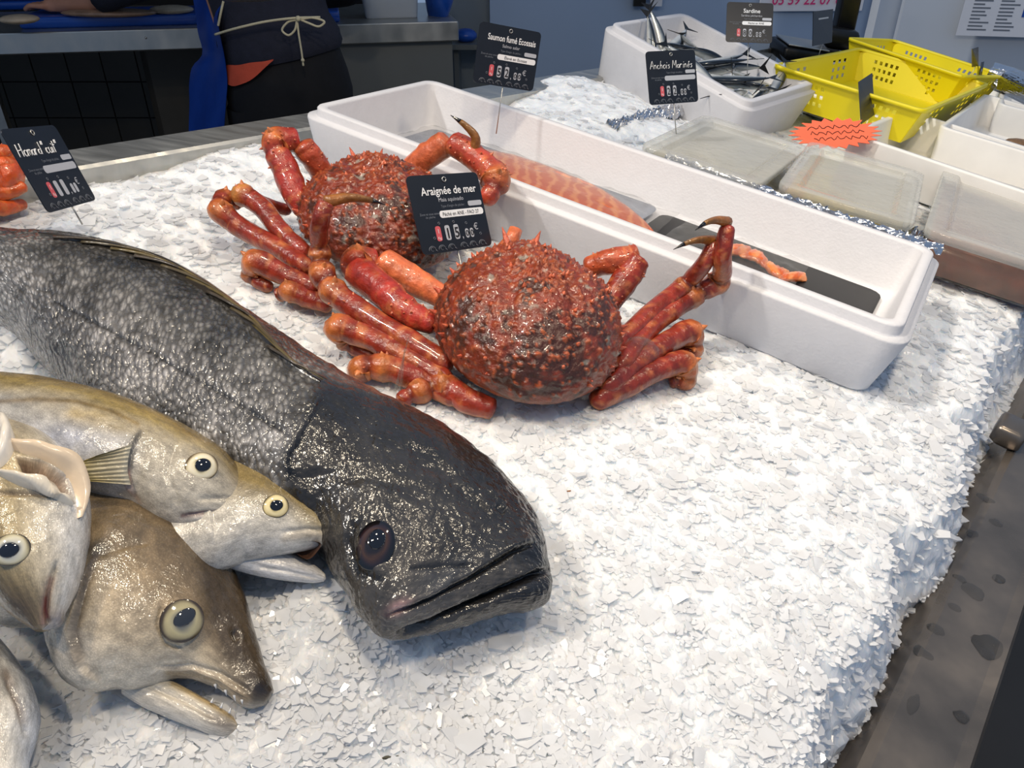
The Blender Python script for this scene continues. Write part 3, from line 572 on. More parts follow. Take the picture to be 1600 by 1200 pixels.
# folded dorsal fin: long flat rays along the back
base_l = spline(np.array([(70, 366), (150, 381), (245, 410), (304, 440), (385, 499), (465, 578), (505, 600)], float), 60)
for k in range(11):
    i0 = 2+k*5; i1 = min(i0+16+(k % 3)*3, 59); P = []
    for i in np.linspace(i0, i1, 12).astype(int):
        f = (i-i0)/max(i1-i0, 1); h, n = big.hit(base_l[i, 0]+(8-16*f)*0.35*(k % 3-1), base_l[i, 1]+4-9*f*0.6); P.append(h+n*(0.0015+0.004*math.sin(f*2.6)))
    mesh('dorsal_fin_ray', *tube(np.array(P), np.linspace(0.0026, 0.0007, 12), 6, 0.6), M_fin, big.root, col=np.tile(s2l((70+12*(k % 3), 62+10*(k % 3), 52)), (72, 1)))
def skin_strip(fish, line, w, h, n=40):
    L = spline(np.array(line, float), n); R = []
    for i, q in enumerate(L):
        t = L[min(i+1, n-1)]-L[max(i-1, 0)]; t = t/np.linalg.norm(t); nn = np.array([-t[1], t[0]]); row = []
        f = math.sin(math.pi*(i+0.5)/n)**0.5
        for k in (-1, -0.5, 0, 0.5, 1): pnt, nrml = fish.hit(*(q+nn*k*w*f)); row.append(pnt+nrml*(h*(1-k*k)*f*(0.85+0.2*vnoise(np.array([[i*0.35, k, 3]]), 5)[0])-0.001*abs(k)))
        R.append(row)
    R = np.array(R)
    for _ in range(4): R[1:-1] = (R[:-2]+2*R[1:-1]+R[2:])/4
    return loft(list(R), False, False, closed=False)
V, F = skin_strip(big, [(60, 364), (150, 379), (245, 407), (304, 437), (385, 496), (465, 574), (500, 596)], 9, 0.006); mesh('dorsal_fin', V, F, M_fin, big.root, col=np.tile(s2l((46, 42, 38)), (len(V), 1)))

# --- fish under the golden one, mouth open
hk = Fish([(300, 672, 235, 850, .052, .026), (365, 702, 300, 858, .056, .028), (412, 724, 345, 866, .059, .028), (455, 756, 395, 862, .061, .026), (490, 788, 438, 856, .062, .022), (518, 812, 470, 852, .062, .018), (538, 832, 505, 848, .061, .012), (546, 845, 534, 853, .060, .005)],
          [(0, (74, 60, 30)), (0.3, (104, 86, 46)), (0.5, (142, 124, 82)), (0.7, (204, 198, 186)), (1, (218, 214, 208))], roll=-0.1, nl=170, nt_=90)
hj = Fish([(352, 860, 330, 872, .052, .016), (400, 862, 375, 888, .050, .017), (440, 862, 425, 902, .047, .015), (475, 876, 465, 908, .044, .011), (500, 890, 494, 910, .041, .008), (511, 900, 508, 908, .040, .003)],
          [(0, (206, 198, 188)), (0.4, (226, 222, 218)), (1, (222, 222, 224))], nl=70, nt_=44)
hk.mottle(0.2, 40, 3).paint([(445, 842), (480, 835), (520, 838), (545, 850)], 7, (206, 194, 176), 0.8).groove([(440, 832), (480, 826), (525, 830)], 4, 0.0012).spot(500, 815, 40, 20, (150, 138, 108), 0.5, 35)
hk.bulge(431, 791, 30, 30, 0.003).step([(352, 745), (330, 800), (336, 850)], 40, 0.002)
hj.mottle(0.12, 50, 5).groove([(400, 885), (450, 893), (500, 905)], 4, 0.0015)
hk.join(hj); hk.build('open_mouth_cod', M_skin, 'olive and white fish with gaping pale mouth tucked under the golden fish', 'fish')
mo = [hk.hit(447, 846)[0], CAMC+dirs(497, 862, RC)*np.dot(hk.hit(447, 846)[0]-CAMC, -RC[:, 2])]
def mouth_inside(fish, poly, depth_px, col, push=0.012):   # dark bowl behind the gape
    c = np.mean(poly, 0); dep = np.dot(fish.hit(*depth_px)[0]-CAMC, -RC[:, 2]); R = []; P0 = spline(np.array(list(poly)+[poly[0]], float), 28)[:-1]
    for f, d in ((1.0, 0.009), (0.85, 0.013), (0.5, push), (0.05, push+0.002)): R.append([CAMC+dirs(*(c+(q-c)*f), RC)*(dep+d) for q in P0])
    V, F = loft(R, False, True); return mesh('mouth_lining', V, F, M_whiskin, fish.root, col=np.tile(s2l(col), (len(V), 1)))
mouth_inside(hk, [(448, 852), (480, 845), (502, 850), (494, 864), (482, 874), (464, 866)], (445, 848), (84, 60, 48), 0.016)
eye(hk, 431, 791, 20, 19, -20, [(0, (20, 20, 20)), (0.4, (30, 28, 24)), (0.5, (224, 206, 150)), (0.7, (232, 218, 170)), (0.88, (206, 188, 136)), (0.95, (90, 78, 50)), (1, (60, 52, 36))], 0.45, (0.02, 0, 0.5, 0.44), (8, 9, 14), 0.3)

# --- big-headed fish in front, mouth open
hd = Fish([(40, 700, -60, 830, .040, .038), (120, 738, 10, 900, .045, .044), (205, 766, 92, 925, .046, .042), (258, 795, 122, 970, .046, .042), (300, 832, 163, 1006, .044, .040), (332, 878, 214, 1030, .041, .036), (354, 916, 250, 1036, .038, .032), (374, 958, 288, 1036, .036, .027),
           (391, 1000, 326, 1052, .034, .022), (407, 1040, 364, 1076, .031, .017), (420, 1066, 393, 1099, .029, .013), (426, 1082, 414, 1099, .028, .005)],
          [(0, (50, 40, 29)), (0.2, (84, 69, 50)), (0.42, (118, 101, 77)), (0.6, (148, 129, 101)), (0.8, (196, 181, 156)), (1, (214, 205, 190))], roll=-0.15, nl=260, nt_=130, dens=1.3)
hl = Fish([(205, 1050, 190, 1078, .030, .020), (240, 1058, 222, 1097, .029, .021), (270, 1068, 262, 1118, .027, .018), (302, 1084, 300, 1134, .024, .015), (335, 1103, 332, 1146, .021, .012), (360, 1118, 356, 1150, .019, .009), (374, 1128, 372, 1146, .018, .004)],
          [(0, (200, 186, 160)), (0.3, (216, 206, 186)), (0.7, (222, 214, 200)), (1, (214, 208, 198))], nl=90, nt_=50)
hd.mottle(0.22, 30, 2).mottle(0.18, 80, 6)
hd.area([(300, 840), (340, 880), (380, 960), (410, 1040), (440, 1090), (395, 1106), (360, 1060), (330, 1000), (310, 930)], (58, 48, 38), 22, 0.75)
hd.step([(150, 868), (138, 905), (124, 950), (114, 990), (132, 1040), (175, 1075)], 70, 0.005, 3.5).paint([(150, 862), (136, 910), (118, 985), (126, 1030)], 8, (70, 56, 44), 0.75).groove([(146, 868), (200, 850), (232, 846)], 5, 0.0012)
hd.spot(150, 855, 26, 14, (30, 28, 28), 0.8, -20).spot(200, 960, 50, 60, (176, 160, 138), 0.5, 20, 0.6).spot(180, 1040, 60, 30, (216, 204, 184), 0.6, 30)
hd.paint([(262, 1050), (305, 1050), (345, 1066), (385, 1092)], 8, (170, 146, 110), 0.75).groove([(240, 1040), (300, 1038), (345, 1052), (390, 1080)], 4, 0.0018).step([(395, 1096), (345, 1064), (300, 1046), (245, 1046), (232, 1062)], 14, 0.002, 2)
hd.bulge(283, 970, 46, 46, 0.005).groove([(252, 945), (245, 975), (258, 1003), (285, 1012)], 5, 0.002).spot(405, 1075, 26, 24, (30, 24, 22), 0.85, 40).groove([(365, 985), (372, 1000)], 5, 0.003).rough(0.0008, 50, 4)
hl.paint([(270, 1068), (302, 1084), (335, 1103), (372, 1126)], 5, (196, 168, 112), 0.8).spot(350, 1130, 34, 14, (92, 84, 78), 0.8, 25).groove([(240, 1075), (290, 1095), (335, 1120)], 5, 0.0015).mottle(0.12, 50, 5)
hd.join(hl); hd.build('gaping_brown_fish', M_skin, 'brown and cream big-headed fish with wide open mouth resting on the ice', 'fish')
mouth_inside(hd, [(255, 1060), (300, 1052), (342, 1067), (372, 1086), (362, 1112), (330, 1099), (290, 1078)], (285, 1060), (104, 56, 40), 0.02)
for k, (tx, ty, dx, dy) in enumerate(((352, 1078, 2, 9), (366, 1086, 2, 10), (378, 1093, 1, 8), (336, 1069, 2, 8), (345, 1106, 3, -9), (358, 1114, 3, -9), (330, 1098, 3, -8))):
    q, n = hd.hit(tx, ty-4 if dy > 0 else ty+4); dep = np.dot(q-CAMC, -RC[:, 2]); a_ = CAMC+dirs(tx, ty, RC)*dep; b_ = CAMC+dirs(tx+dx, ty+dy, RC)*(dep+0.001)
    mesh('tooth', *cone(a_, b_-a_, 0.0009, np.linalg.norm(b_-a_), 5), M_white, hd.root)
eye(hd, 285, 970, 33, 33, -30, [(0, (90, 92, 92)), (0.35, (110, 110, 104)), (0.5, (160, 154, 128)), (0.62, (184, 174, 136)), (0.82, (160, 150, 116)), (0.92, (74, 62, 46)), (1, (58, 47, 36))], 0.4, (0.12, -0.1, 0.56, 0.36), (46, 49, 55), 0.22)

# --- golden fish on top
gd = Fish([(-120, 578, -120, 700, .075, .036), (-50, 581, -60, 712, .078, .040), (25, 587, 0, 728, .082, .043), (105, 599, 75, 756, .084, .044), (172, 615, 140, 776, .084, .043), (232, 638, 195, 792, .082, .041), (282, 662, 240, 813, .079, .038), (330, 693, 290, 827, .075, .033), (370, 728, 340, 829, .071, .026), (398, 760, 380, 821, .068, .018), (412, 780, 404, 808, .066, .008), (415, 788, 412, 798, .066, .003)],
          [(0, (70, 58, 28)), (0.16, (98, 80, 38)), (0.32, (136, 112, 56)), (0.45, (168, 148, 96)), (0.6, (178, 174, 166)), (0.8, (202, 200, 196)), (1, (214, 210, 204))], roll=-0.1, nl=260, nt_=110, dens=1.4)
gd.mottle(0.16, 35, 3).mottle(0.12, 90, 7)
gd.paint([(-20, 628), (60, 624), (120, 627), (180, 644), (215, 662)], 4, (120, 96, 52), 0.7).spot(110, 690, 70, 25, (176, 184, 208), 0.6, 15, 0.6).spot(150, 655, 80, 14, (206, 178, 110), 0.5, 15, 0.5)
gd.step([(222, 672), (206, 705), (200, 740), (212, 778)], 60, 0.003, 3).paint([(220, 676), (206, 700), (202, 730)], 5, (66, 58, 44), 0.75).paint([(200, 735), (206, 765), (218, 785)], 4, (150, 100, 84), 0.7)
gd.area([(225, 670), (300, 690), (400, 770), (400, 830), (240, 830), (205, 770)], (196, 184, 160), 14, 0.55).spot(370, 730, 40, 18, (104, 90, 66), 0.6, 40).spot(330, 815, 60, 16, (226, 220, 216), 0.7)
gd.groove([(285, 806), (320, 801), (352, 800), (384, 804)], 3, 0.0022).paint([(285, 806), (320, 801), (352, 800), (384, 804)], 3, (150, 112, 104), 0.9).groove([(310, 780), (350, 778), (400, 790)], 4, 0.0012).bulge(350, 812, 40, 9, 0.002).bulge(316, 730, 40, 38, 0.003).groove([(275, 690), (262, 740), (280, 790)], 6, 0.001).rough(0.0006, 50, 4)
gd.spot(390, 765, 30, 16, (120, 104, 84), 0.6, 50)
gd.build('golden_cod', M_skin, 'golden olive fish with silver belly lying on top of the pile', 'fish')
eye(gd, 315, 729, 25, 23, -25, [(0, (20, 22, 26)), (0.42, (30, 30, 34)), (0.5, (226, 214, 176)), (0.7, (236, 228, 204)), (0.86, (214, 200, 164)), (0.94, (110, 92, 60)), (1, (84, 70, 48))], 0.45, (0.05, -0.02, 0.48, 0.46), (12, 14, 24), 0.3)
fin(gd, 'pectoral_fin', [(206, 694), (200, 715), (199, 738), (204, 758)], [(150, 712), (118, 727), (106, 740), (140, 752)], M_fin, 0.006, 9, cols=((206, 200, 180), (150, 132, 62)))

# --- pale fish at the left with torn gill, nose down
pl = Fish([(-110, 690, 40, 704, .092, .012), (-104, 712, 92, 722, .100, .034), (-92, 760, 124, 762, .104, .042), (-72, 826, 129, 818, .103, .040), (-48, 872, 124, 868, .100, .036), (-18, 916, 113, 914, .096, .030), (14, 950, 101, 946, .093, .022), (40, 972, 88, 968, .090, .014), (56, 986, 76, 983, .088, .005)],
          [(0, (56, 45, 28)), (0.15, (94, 78, 50)), (0.32, (156, 136, 94)), (0.5, (192, 174, 136)), (0.68, (214, 204, 184)), (0.85, (224, 221, 216)), (1, (218, 216, 214))], nl=190, nt_=110)
pl.mottle(0.18, 35, 3).spot(40, 950, 50, 40, (84, 70, 58), 0.7, 40).paint([(80, 905), (72, 935), (68, 975)], 7, (140, 104, 96), 0.7).groove([(88, 880), (76, 925), (72, 960), (78, 982)], 4, 0.003).paint([(71, 935), (70, 952), (74, 966)], 3, (128, 60, 60), 0.9)
pl.bulge(18, 858, 36, 36, 0.003).groove([(0, 772), (50, 770), (100, 776)], 4, 0.002).paint([(-10, 770), (60, 770), (110, 780)], 5, (120, 96, 70), 0.6).bulge(88, 968, 12, 18, 0.003).spot(90, 968, 14, 18, (112, 104, 110), 0.7).rough(0.0006, 50, 4)
pl.dig([(26, 716), (70, 722), (104, 745), (112, 772), (70, 764), (40, 745)], 0.010, 6).area([(26, 716), (70, 722), (104, 745), (112, 772), (70, 764), (40, 745)], (150, 122, 104), 5, 0.9)
pl.build('pale_fish', M_skin, 'pale cream fish with torn open gill lying nose down', 'fish')
eye(pl, 17, 859, 27, 25, -20, [(0, (24, 30, 44)), (0.42, (34, 40, 54)), (0.52, (196, 196, 188)), (0.75, (222, 216, 190)), (0.9, (190, 178, 140)), (0.96, (70, 60, 44)), (1, (50, 44, 36))], 0.45, (-0.05, 0.03, 0.52, 0.44), (16, 20, 34), 0.3)
for nm, ln, w_, c_ in (('gill_flap', [(-6, 690), (30, 700), (75, 716), (108, 738), (124, 775), (122, 810)], 9, (226, 206, 180)), ('gill_flap', [(-10, 735), (30, 752), (75, 768), (112, 790)], 8, (232, 222, 204)), ('belly_flap', [(-20, 650), (2, 665), (12, 690), (4, 715), (-12, 735)], 14, (234, 228, 218))):
    V, F = skin_strip(pl, ln, w_, 0.012, 30); mesh(nm, V, F, M_whiskin, pl.root, col=np.tile(s2l(c_), (len(V), 1)))

# --- tail end of another pale fish in the corner
cf = Fish([(-90, 990, -6, 996, .030, .018), (-80, 1030, 26, 1036, .034, .024), (-75, 1075, 46, 1074, .036, .027), (-72, 1112, 57, 1112, .036, .027), (-72, 1150, 52, 1146, .035, .026), (-72, 1190, 40, 1186, .033, .024), (-72, 1240, 38, 1236, .03, .02), (-60, 1300, 30, 1300, .028, .012)],
          [(0, (140, 124, 100)), (0.3, (176, 162, 140)), (0.5, (206, 196, 178)), (0.7, (226, 222, 214)), (1, (206, 212, 224))], nl=110, nt_=70)
cf.mottle(0.2, 35, 3).groove([(10, 1060), (30, 1100), (44, 1150)], 5, 0.0025).paint([(8, 1050), (22, 1085), (36, 1125)], 8, (120, 92, 66), 0.6, 0.5)
cf.build('cream_fish', M_skin, 'cream white fish flank lying on ice beneath the pale fish', 'fish')
# ------------------------------------------------------------------ unseen flap added to shade the near left of the counter
sd_c = np.array([0.66, 0.17, -0.73]); aw = []
for px_, py_ in SHADE:
    g = C(px_, py_, 0.03) if py_ < 1250 else C(px_, 1250, 0.03); aw.append(g-sd_c*(1.15/0.73))
aw = np.array(aw); n_ = len(aw); V = np.vstack([aw, aw+EZ*0.004]); F = [tuple(range(n_)), tuple(range(2*n_-1, n_-1, -1))]+[(i, (i+1) % n_, (i+1) % n_+n_, i+n_) for i in range(n_)]
M_canvas = pmat('grey_canvas', rgb(120, 118, 112), 0.8, var=0.1)
mesh('added_shade_flap', V, F, M_canvas, smooth=False, label='grey canvas awning flap hanging above the fish pile', cat='awning')
# ------------------------------------------------------------------ spider crabs
M_shell = pmat('crab_shell', (1, 1, 1, 1), 0.32, vcol=True, var=0.3, scale=120, coat=0.35, bump=0.5, bscale=260)
M_leg = pmat('crab_leg', (1, 1, 1, 1), 0.32, vcol=True, var=0.38, scale=95, coat=0.3, bump=0.45, bscale=150)
M_tip = pmat('crab_claw_tip', rgb(14, 12, 12), 0.2, var=0.1, coat=0.5)
def limb(pts, radii, spiny=0, seed=0, col0=(150, 58, 38), col1=(196, 116, 62), k=12, joints=()):
    # limb along pts; knobby with a crease at the listed joints, smooth elsewhere
    P = np.asarray(pts, float); m = len(P); n = m*10; U = np.linspace(0, m-1, n); S = []; R = []; Cc = []
    d = np.r_[0, np.cumsum(np.linalg.norm(np.diff(P, axis=0), axis=1))]; fine = spline(np.c_[P, np.asarray(radii, float)], 400); df = np.linspace(0, d[-1], 400)
    for u in U:
        i = min(int(u), m-2); f = u-i; s_ = d[i]*(1-f)+d[i+1]*f; q = fine[int(np.clip(s_/d[-1]*399, 0, 399))]; r = q[3]; kn = 0; cre = 0
        for j in joints:
            x = (s_-d[j])/max(radii[j], 1e-4); kn += math.exp(-(x/0.55)**2); cre += math.exp(-((x-0.95)/0.22)**2)
        S.append(q[:3]); R.append(r*(1+0.17*kn-0.20*cre)); nz = vnoise(np.array([[u*3.1, seed*3.7, 0]]), 3)[0]
        w = min(1, 0.75*kn); Cc.append(np.clip((s2l(col0)*(1-w)+s2l(col1)*w)*(1+0.25*nz)*(1-0.5*min(cre, 1)), 0, 1))
    S = np.array(S); T, Nn, B = frames(S); a = np.linspace(0, 2*np.pi, k, endpoint=False); V = []; col = []
    for i in range(n):
        Pn = np.stack([np.full(k, i*0.35), np.cos(a)*1.6, np.sin(a)*1.6+seed], 1); rad = R[i]*(1+0.09*vnoise(Pn, 7)); q = 1.0
        if i in (0, n-1): rad = rad*0.3
        elif i in (1, n-2): rad = rad*0.85
        dirn = np.cos(a)[:, None]*Nn[i]+np.sin(a)[:, None]*B[i]; V.append(S[i]+dirn*rad[:, None]); w = np.clip(-dirn[:, 2]-0.2, 0, 0.8)[:, None]
        pt = np.clip(vnoise(Pn*2.2, 4)*1.3-0.35, 0, 0.55)[:, None]; c = Cc[i]*(1-w)+s2l((206, 146, 92))*w; col.append(c*(1-pt)+s2l((206, 128, 74))*pt)
    g = G(); VV, FF = loft(V); g.add((VV, FF), np.vstack(col)); rs = np.random.default_rng(seed+5)
    for _ in range(spiny):
        i = rs.integers(2, n-2); t = rs.uniform(0, 6.28); dd = math.cos(t)*Nn[i]+math.sin(t)*B[i]
        if dd[2] < -0.3: continue
        g.add(cone(S[i]+dd*R[i]*0.86, dd+T[i]*0.25, R[i]*rs.uniform(0.12, 0.2), R[i]*rs.uniform(0.16, 0.34), 5), s2l((192, 104, 72)))
    for j in joints:                   # small spur above each joint
        i = int(np.argmin(np.linalg.norm(S-P[j], axis=1))); dd = nrm(EZ-T[i]*np.dot(EZ, T[i])); g.add(cone(S[i]+dd*R[i]*0.7, dd+T[i]*0.2, R[i]*0.34, R[i]*0.62, 6), s2l((196, 116, 66)))
    return g
def px3(seq): return [C(a, b, z) for a, b, z in seq]
def dactyl(parent, seq, r0):          # brown curved finger with a black tip
    P = spline(np.array(px3(seq)), 14); r = np.linspace(r0, r0*0.25, 14); V, F = tube(P[:11], r[:11], 10)
    d = mesh('dactyl', V, F, M_leg, parent, col=np.vstack([np.tile(s2l((150, 92, 40))*(1-i/14)+s2l((92, 70, 30))*(i/14), (10, 1)) for i in range(11)]))
    mesh('claw_tip', *tube(P[10:], np.r_[r[10]*0.98, r[11]*0.8, r[12]*0.5, r0*0.05], 10), M_tip, d); return d
def carapace(root, cpx, z0, fwd_px, a, b, h, seed, nb=520, rot_tilt=0.0, spines=()):
    c = C(cpx[0], cpx[1], z0); fw = C(fwd_px[0], fwd_px[1], z0)-c; fw[2] = 0; fw = nrm(fw); lf = np.cross(EZ, fw)
    up = nrm(EZ*math.cos(rot_tilt)-fw*math.sin(rot_tilt)); fw2 = np.cross(lf, up); 
    if np.dot(fw2, fw) < 0: fw2 = -fw2
    nu, nv = 240, 96; V = []; Nn = []; dn = []
    U = np.linspace(0, 2*np.pi, nu, endpoint=False); T = np.r_[np.linspace(0.015, np.pi/2, 100), np.linspace(np.pi/2, np.pi-0.02, 27)[1:]]
    for t in T:
        st, ct = math.sin(t), math.cos(t)
        x = np.cos(U); y = np.sin(U); taper = 1-0.26*np.clip(x, 0, 1)**1.6; zz = abs(ct)**0.9*h if ct > 0 else ct*h*0.55
        d = np.stack([x*st, y*st*taper, np.full(nu, ct)], 1)
        V.append(c+fw2*(a*st**0.9*x)[:, None]+lf*(b*st**0.9*y*taper)[:, None]+up*zz); dn.append(fw2*d[:, :1]/a+lf*d[:, 1:2]/b+up*d[:, 2:]/h)
    V = np.vstack(V); D = np.vstack(dn); D /= np.linalg.norm(D, axis=1)[:, None]; rs = np.random.default_rng(seed)
    # regional swellings, tubercles of many sizes
    lx = ((V-c)@fw2)/a; ly = ((V-c)@lf)/b; upw = np.clip(D@up+0.25, 0, 1)
    sw = 0.006*np.exp(-((lx-0.25)**2+ly**2)/0.06)+0.006*np.exp(-((lx+0.35)**2+ly**2)/0.07)+0.005*np.exp(-((lx+0.1)**2+(np.abs(ly)-0.55)**2)/0.07)-0.003*np.exp(-((np.abs(ly)-0.3)/0.07)**2)*(lx < 0.3)
    disp = sw*upw; warm = np.zeros(len(V))
    pick = rs.choice(np.where(D@up > -0.25)[0], nb, replace=False)
    for i in pick:
        r = rs.uniform(0.0020, 0.0046); hh = r*rs.uniform(0.5, 1.0); dd = np.linalg.norm(V-V[i], axis=1); b_ = np.clip(1-dd/r, 0, 1); disp += hh*b_**1.3*0.8; warm = np.maximum(warm, b_*rs.uniform(0.2, 1))
    disp += 0.0009*fbm(V*160, 3, seed)
    n1 = fbm(V*28, 3, seed+3); n2 = fbm(V*75, 3, seed+4)
    col = s2l((122, 48, 27))*(1+0.25*n1)[:, None]; w = np.clip(warm*0.8+0.25*n2, 0, 1)[:, None]; col = col*(1-w*0.6)+s2l((196, 108, 56))*w*0.6
    dk = np.clip((n2+0.9*n1-0.22-0.65*lx)*1.6, 0, 0.85)[:, None]*(warm < 0.35)[:, None]; col = col*(1-dk)+s2l((48, 32, 24))*dk
    br = np.clip(fbm(V*110, 2, seed+9)-0.62, 0, 1)[:, None]*3*(n1 < 0.2)[:, None]; br = np.clip(br, 0, 0.7); col = col*(1-br)+s2l((150, 146, 134))*br
    low = np.clip(-(D@up)*1.5-0.1, 0, 1)[:, None]; col = col*(1-low)+s2l((150, 96, 60))*low
    V2 = V+D*disp[:, None]; I = np.arange(len(T)*nu).reshape(len(T), nu); J = np.roll(I, -1, 1)
    F = [tuple(q) for q in np.stack([I[:-1].ravel(), I[1:].ravel(), J[1:].ravel(), J[:-1].ravel()], 1)]+[tuple(I[0]), tuple(I[-1][::-1])]
    g = G().add((V2, F), np.clip(col, 0, 1))
    # marginal spines and the two rostral horns
    for ang, sc in spines:
        x, y = math.cos(ang), math.sin(ang); taper = 1-0.26*max(x, 0)**1.6; p_ = c+fw2*a*0.97*x+lf*b*0.97*y*taper+up*0.16*h; d = nrm(fw2*x+lf*y*taper+up*0.55)
        g.add(cone(p_-d*0.004, d, 0.0055*sc, 0.017*sc, 7), s2l((190, 84, 56)))
    for sgn in (-1, 1):
        p_ = c+fw2*a*0.95+lf*sgn*0.009+up*0.2*h; g.add(cone(p_, fw2*0.7+lf*sgn*0.35+up*0.6, 0.0075, 0.036, 8), s2l((190, 90, 60)))
    for _ in range(50):
        i = rs.choice(pick); x_ = lx[i]
        if D[i]@up > 0.1: g.add(cone(V2[i]-D[i]*0.002, D[i]+fw2*0.25, 0.0026, rs.uniform(0.003, 0.006), 6), s2l((200, 100, 66)))
    g.mesh('carapace', M_shell, root); return c, fw2, lf
def leg(root, seq, radii, seed, spiny=0, tip=None, tr=0.004, name='leg', col0=(132, 44, 29), col1=(190, 112, 56), joints=()):
    g = limb(px3(seq), radii, spiny, seed, col0, col1, joints=joints); o = g.mesh(name, M_leg, root)
    if tip: dactyl(o, tip, tr)
    return o
sp_ = [(a_, s_) for a_, s_ in zip(np.r_[np.linspace(0.35, 2.6, 8), -np.linspace(0.35, 2.6, 8)], (1.5, 1.3, 1.1, 1.0, 0.9, 0.8, 0.7, 0.6)*2)]
cr1 = thing('spider_crab', 'red spider crab with its back to the fish, tucked against the foam box', 'crab', C(825, 560, 0.0))
carapace(cr1, (824, 508), 0.052, (802, 405), 0.110, 0.095, 0.065, 3, 1500, 0.10, sp_)
leg(cr1, [(945, 480, .05), (978, 435, .075), (1000, 402, .095)], [.013, .0155, .014], 11, 26, name='claw_arm')
leg(cr1, [(1000, 400, .095), (955, 408, .085), (912, 420, .07)], [.0135, .015, .011], 12, 30, name='claw', col0=(168, 74, 44))
leg(cr1, [(955, 545, .045), (1040, 470, .06), (1068, 447, .072), (1106, 402, .112), (1116, 376, .128)], [.010, .011, .0105, .009, .0075], 13, 4, [(1116, 376, .128), (1092, 375, .131), (1070, 381, .129), (1052, 390, .123)], .0058, joints=(2,))
leg(cr1, [(965, 575, .04), (1040, 492, .05), (1082, 464, .062), (1122, 440, .080), (1129, 396, .122), (1137, 350, .150)], [.0105, .0115, .0115, .012, .0095, .0085], 14, 4, [(1137, 347, .151), (1118, 344, .157), (1100, 350, .157), (1086, 360, .152)], .006, joints=(2, 3))
leg(cr1, [(940, 610, .028), (1000, 565, .034), (1052, 530, .038), (1078, 522, .036), (1082, 545, .02), (1050, 560, .012)], [.011, .012, .0125, .014, .011, .009], 15, 5, joints=(3, 4))
leg(cr1, [(925, 630, .018), (985, 600, .024), (1035, 575, .028), (1068, 570, .026), (1070, 590, .012), (1045, 596, .006)], [.0105, .0115, .012, .013, .012, .008], 16, 5, joints=(3, 4))
leg(cr1, [(700, 470, .045), (650, 440, .052), (592, 408, .06)], [.012, .0155, .0165], 17, 0, name='claw_arm', col0=(206, 108, 68), col1=(214, 130, 84))
leg(cr1, [(592, 408, .06), (562, 412, .058), (600, 455, .055), (640, 490, .05), (684, 512, .046)], [.014, .017, .0165, .0145, .009], 18, 60, name='claw', col0=(158, 48, 36), joints=(1,))
leg(cr1, [(705, 575, .03), (640, 535, .035), (565, 488, .04), (520, 455, .046), (503, 425, .055), (500, 395, .07), (503, 335, .115), (510, 316, .125)], [.0115, .0125, .0125, .013, .0125, .010, .0095, .0085], 19, 6, [(508, 316, .125), (545, 309, .128), (575, 312, .124), (602, 320, .118)], .0068, joints=(3, 4, 5))
leg(cr1, [(705, 600, .022), (640, 562, .026), (560, 522, .03), (530, 514, .03), (540, 530, .016), (590, 560, .010)], [.011, .012, .0125, .0135, .011, .008], 20, 6, joints=(3, 4))
leg(cr1, [(720, 625, .014), (650, 592, .018), (600, 575, .022), (565, 578, .018), (575, 596, .008)], [.010, .012, .0125, .012, .009], 21, 4, joints=(2, 3))
leg(cr1, [(775, 640, .012), (735, 628, .014), (690, 603, .018), (655, 612, .014), (620, 628, .008)], [.010, .0125, .0125, .011, .007], 22, 3, joints=(2, 3))
mesh('leg_stub', *tube(np.array(px3([(780, 395, .06), (800, 375, .075), (806, 358, .085)])), [.008, .009, .008], 10), M_leg, cr1, col=np.tile(s2l((206, 110, 70)), (30, 1)))
cr2 = thing('spider_crab', 'red spider crab facing the foam box behind the price card', 'crab', C(590, 400, 0.0))
carapace(cr2, (594, 342), 0.050, (560, 250), 0.112, 0.098, 0.062, 8, 1500, 0.05, sp_)
leg(cr2, [(520, 300, .05), (498, 262, .085), (470, 222, .115)], [.012, .015, .014], 31, 30, name='claw_arm', col0=(166, 70, 44))
leg(cr2, [(468, 218, .115), (432, 222, .112), (448, 270, .085), (470, 320, .06), (488, 345, .045)], [.0135, .0155, .0165, .0135, .008], 32, 70, name='claw', col0=(160, 52, 40), joints=(1,))
leg(cr2, [(620, 285, .06), (662, 248, .10), (702, 220, .13)], [.012, .0165, .0155], 33, 0, name='claw_arm', col0=(196, 100, 64), col1=(206, 120, 80))
leg(cr2, [(702, 220, .13), (742, 246, .12), (774, 282, .105), (758, 318, .085)], [.0155, .0165, .017, .010], 34, 60, [(740, 240, .125), (743, 215, .145), (727, 196, .157), (704, 180, .165)], .0075, name='claw', col0=(164, 62, 42), joints=(2,))
leg(cr2, [(490, 425, .03), (430, 385, .034), (368, 350, .04), (345, 330, .05), (352, 310, .055), (378, 322, .045)], [.0105, .0115, .012, .0125, .010, .007], 35, 5, joints=(3, 4))
leg(cr2, [(480, 400, .035), (440, 362, .045), (398, 315, .06), (380, 305, .062), (412, 318, .045), (455, 330, .03)], [.010, .011, .012, .012, .009, .007], 36, 4, col1=(196, 140, 70), joints=(3,))
leg(cr2, [(500, 455, .02), (445, 430, .026), (398, 412, .03), (392, 428, .016), (425, 452, .008)], [.0105, .0115, .013, .010, .007], 37, 4, joints=(2, 3))
leg(cr2, [(520, 478, .012), (480, 466, .014), (452, 456, .018), (434, 462, .010)], [.009, .0105, .0105, .008], 38, 2, joints=(2,))
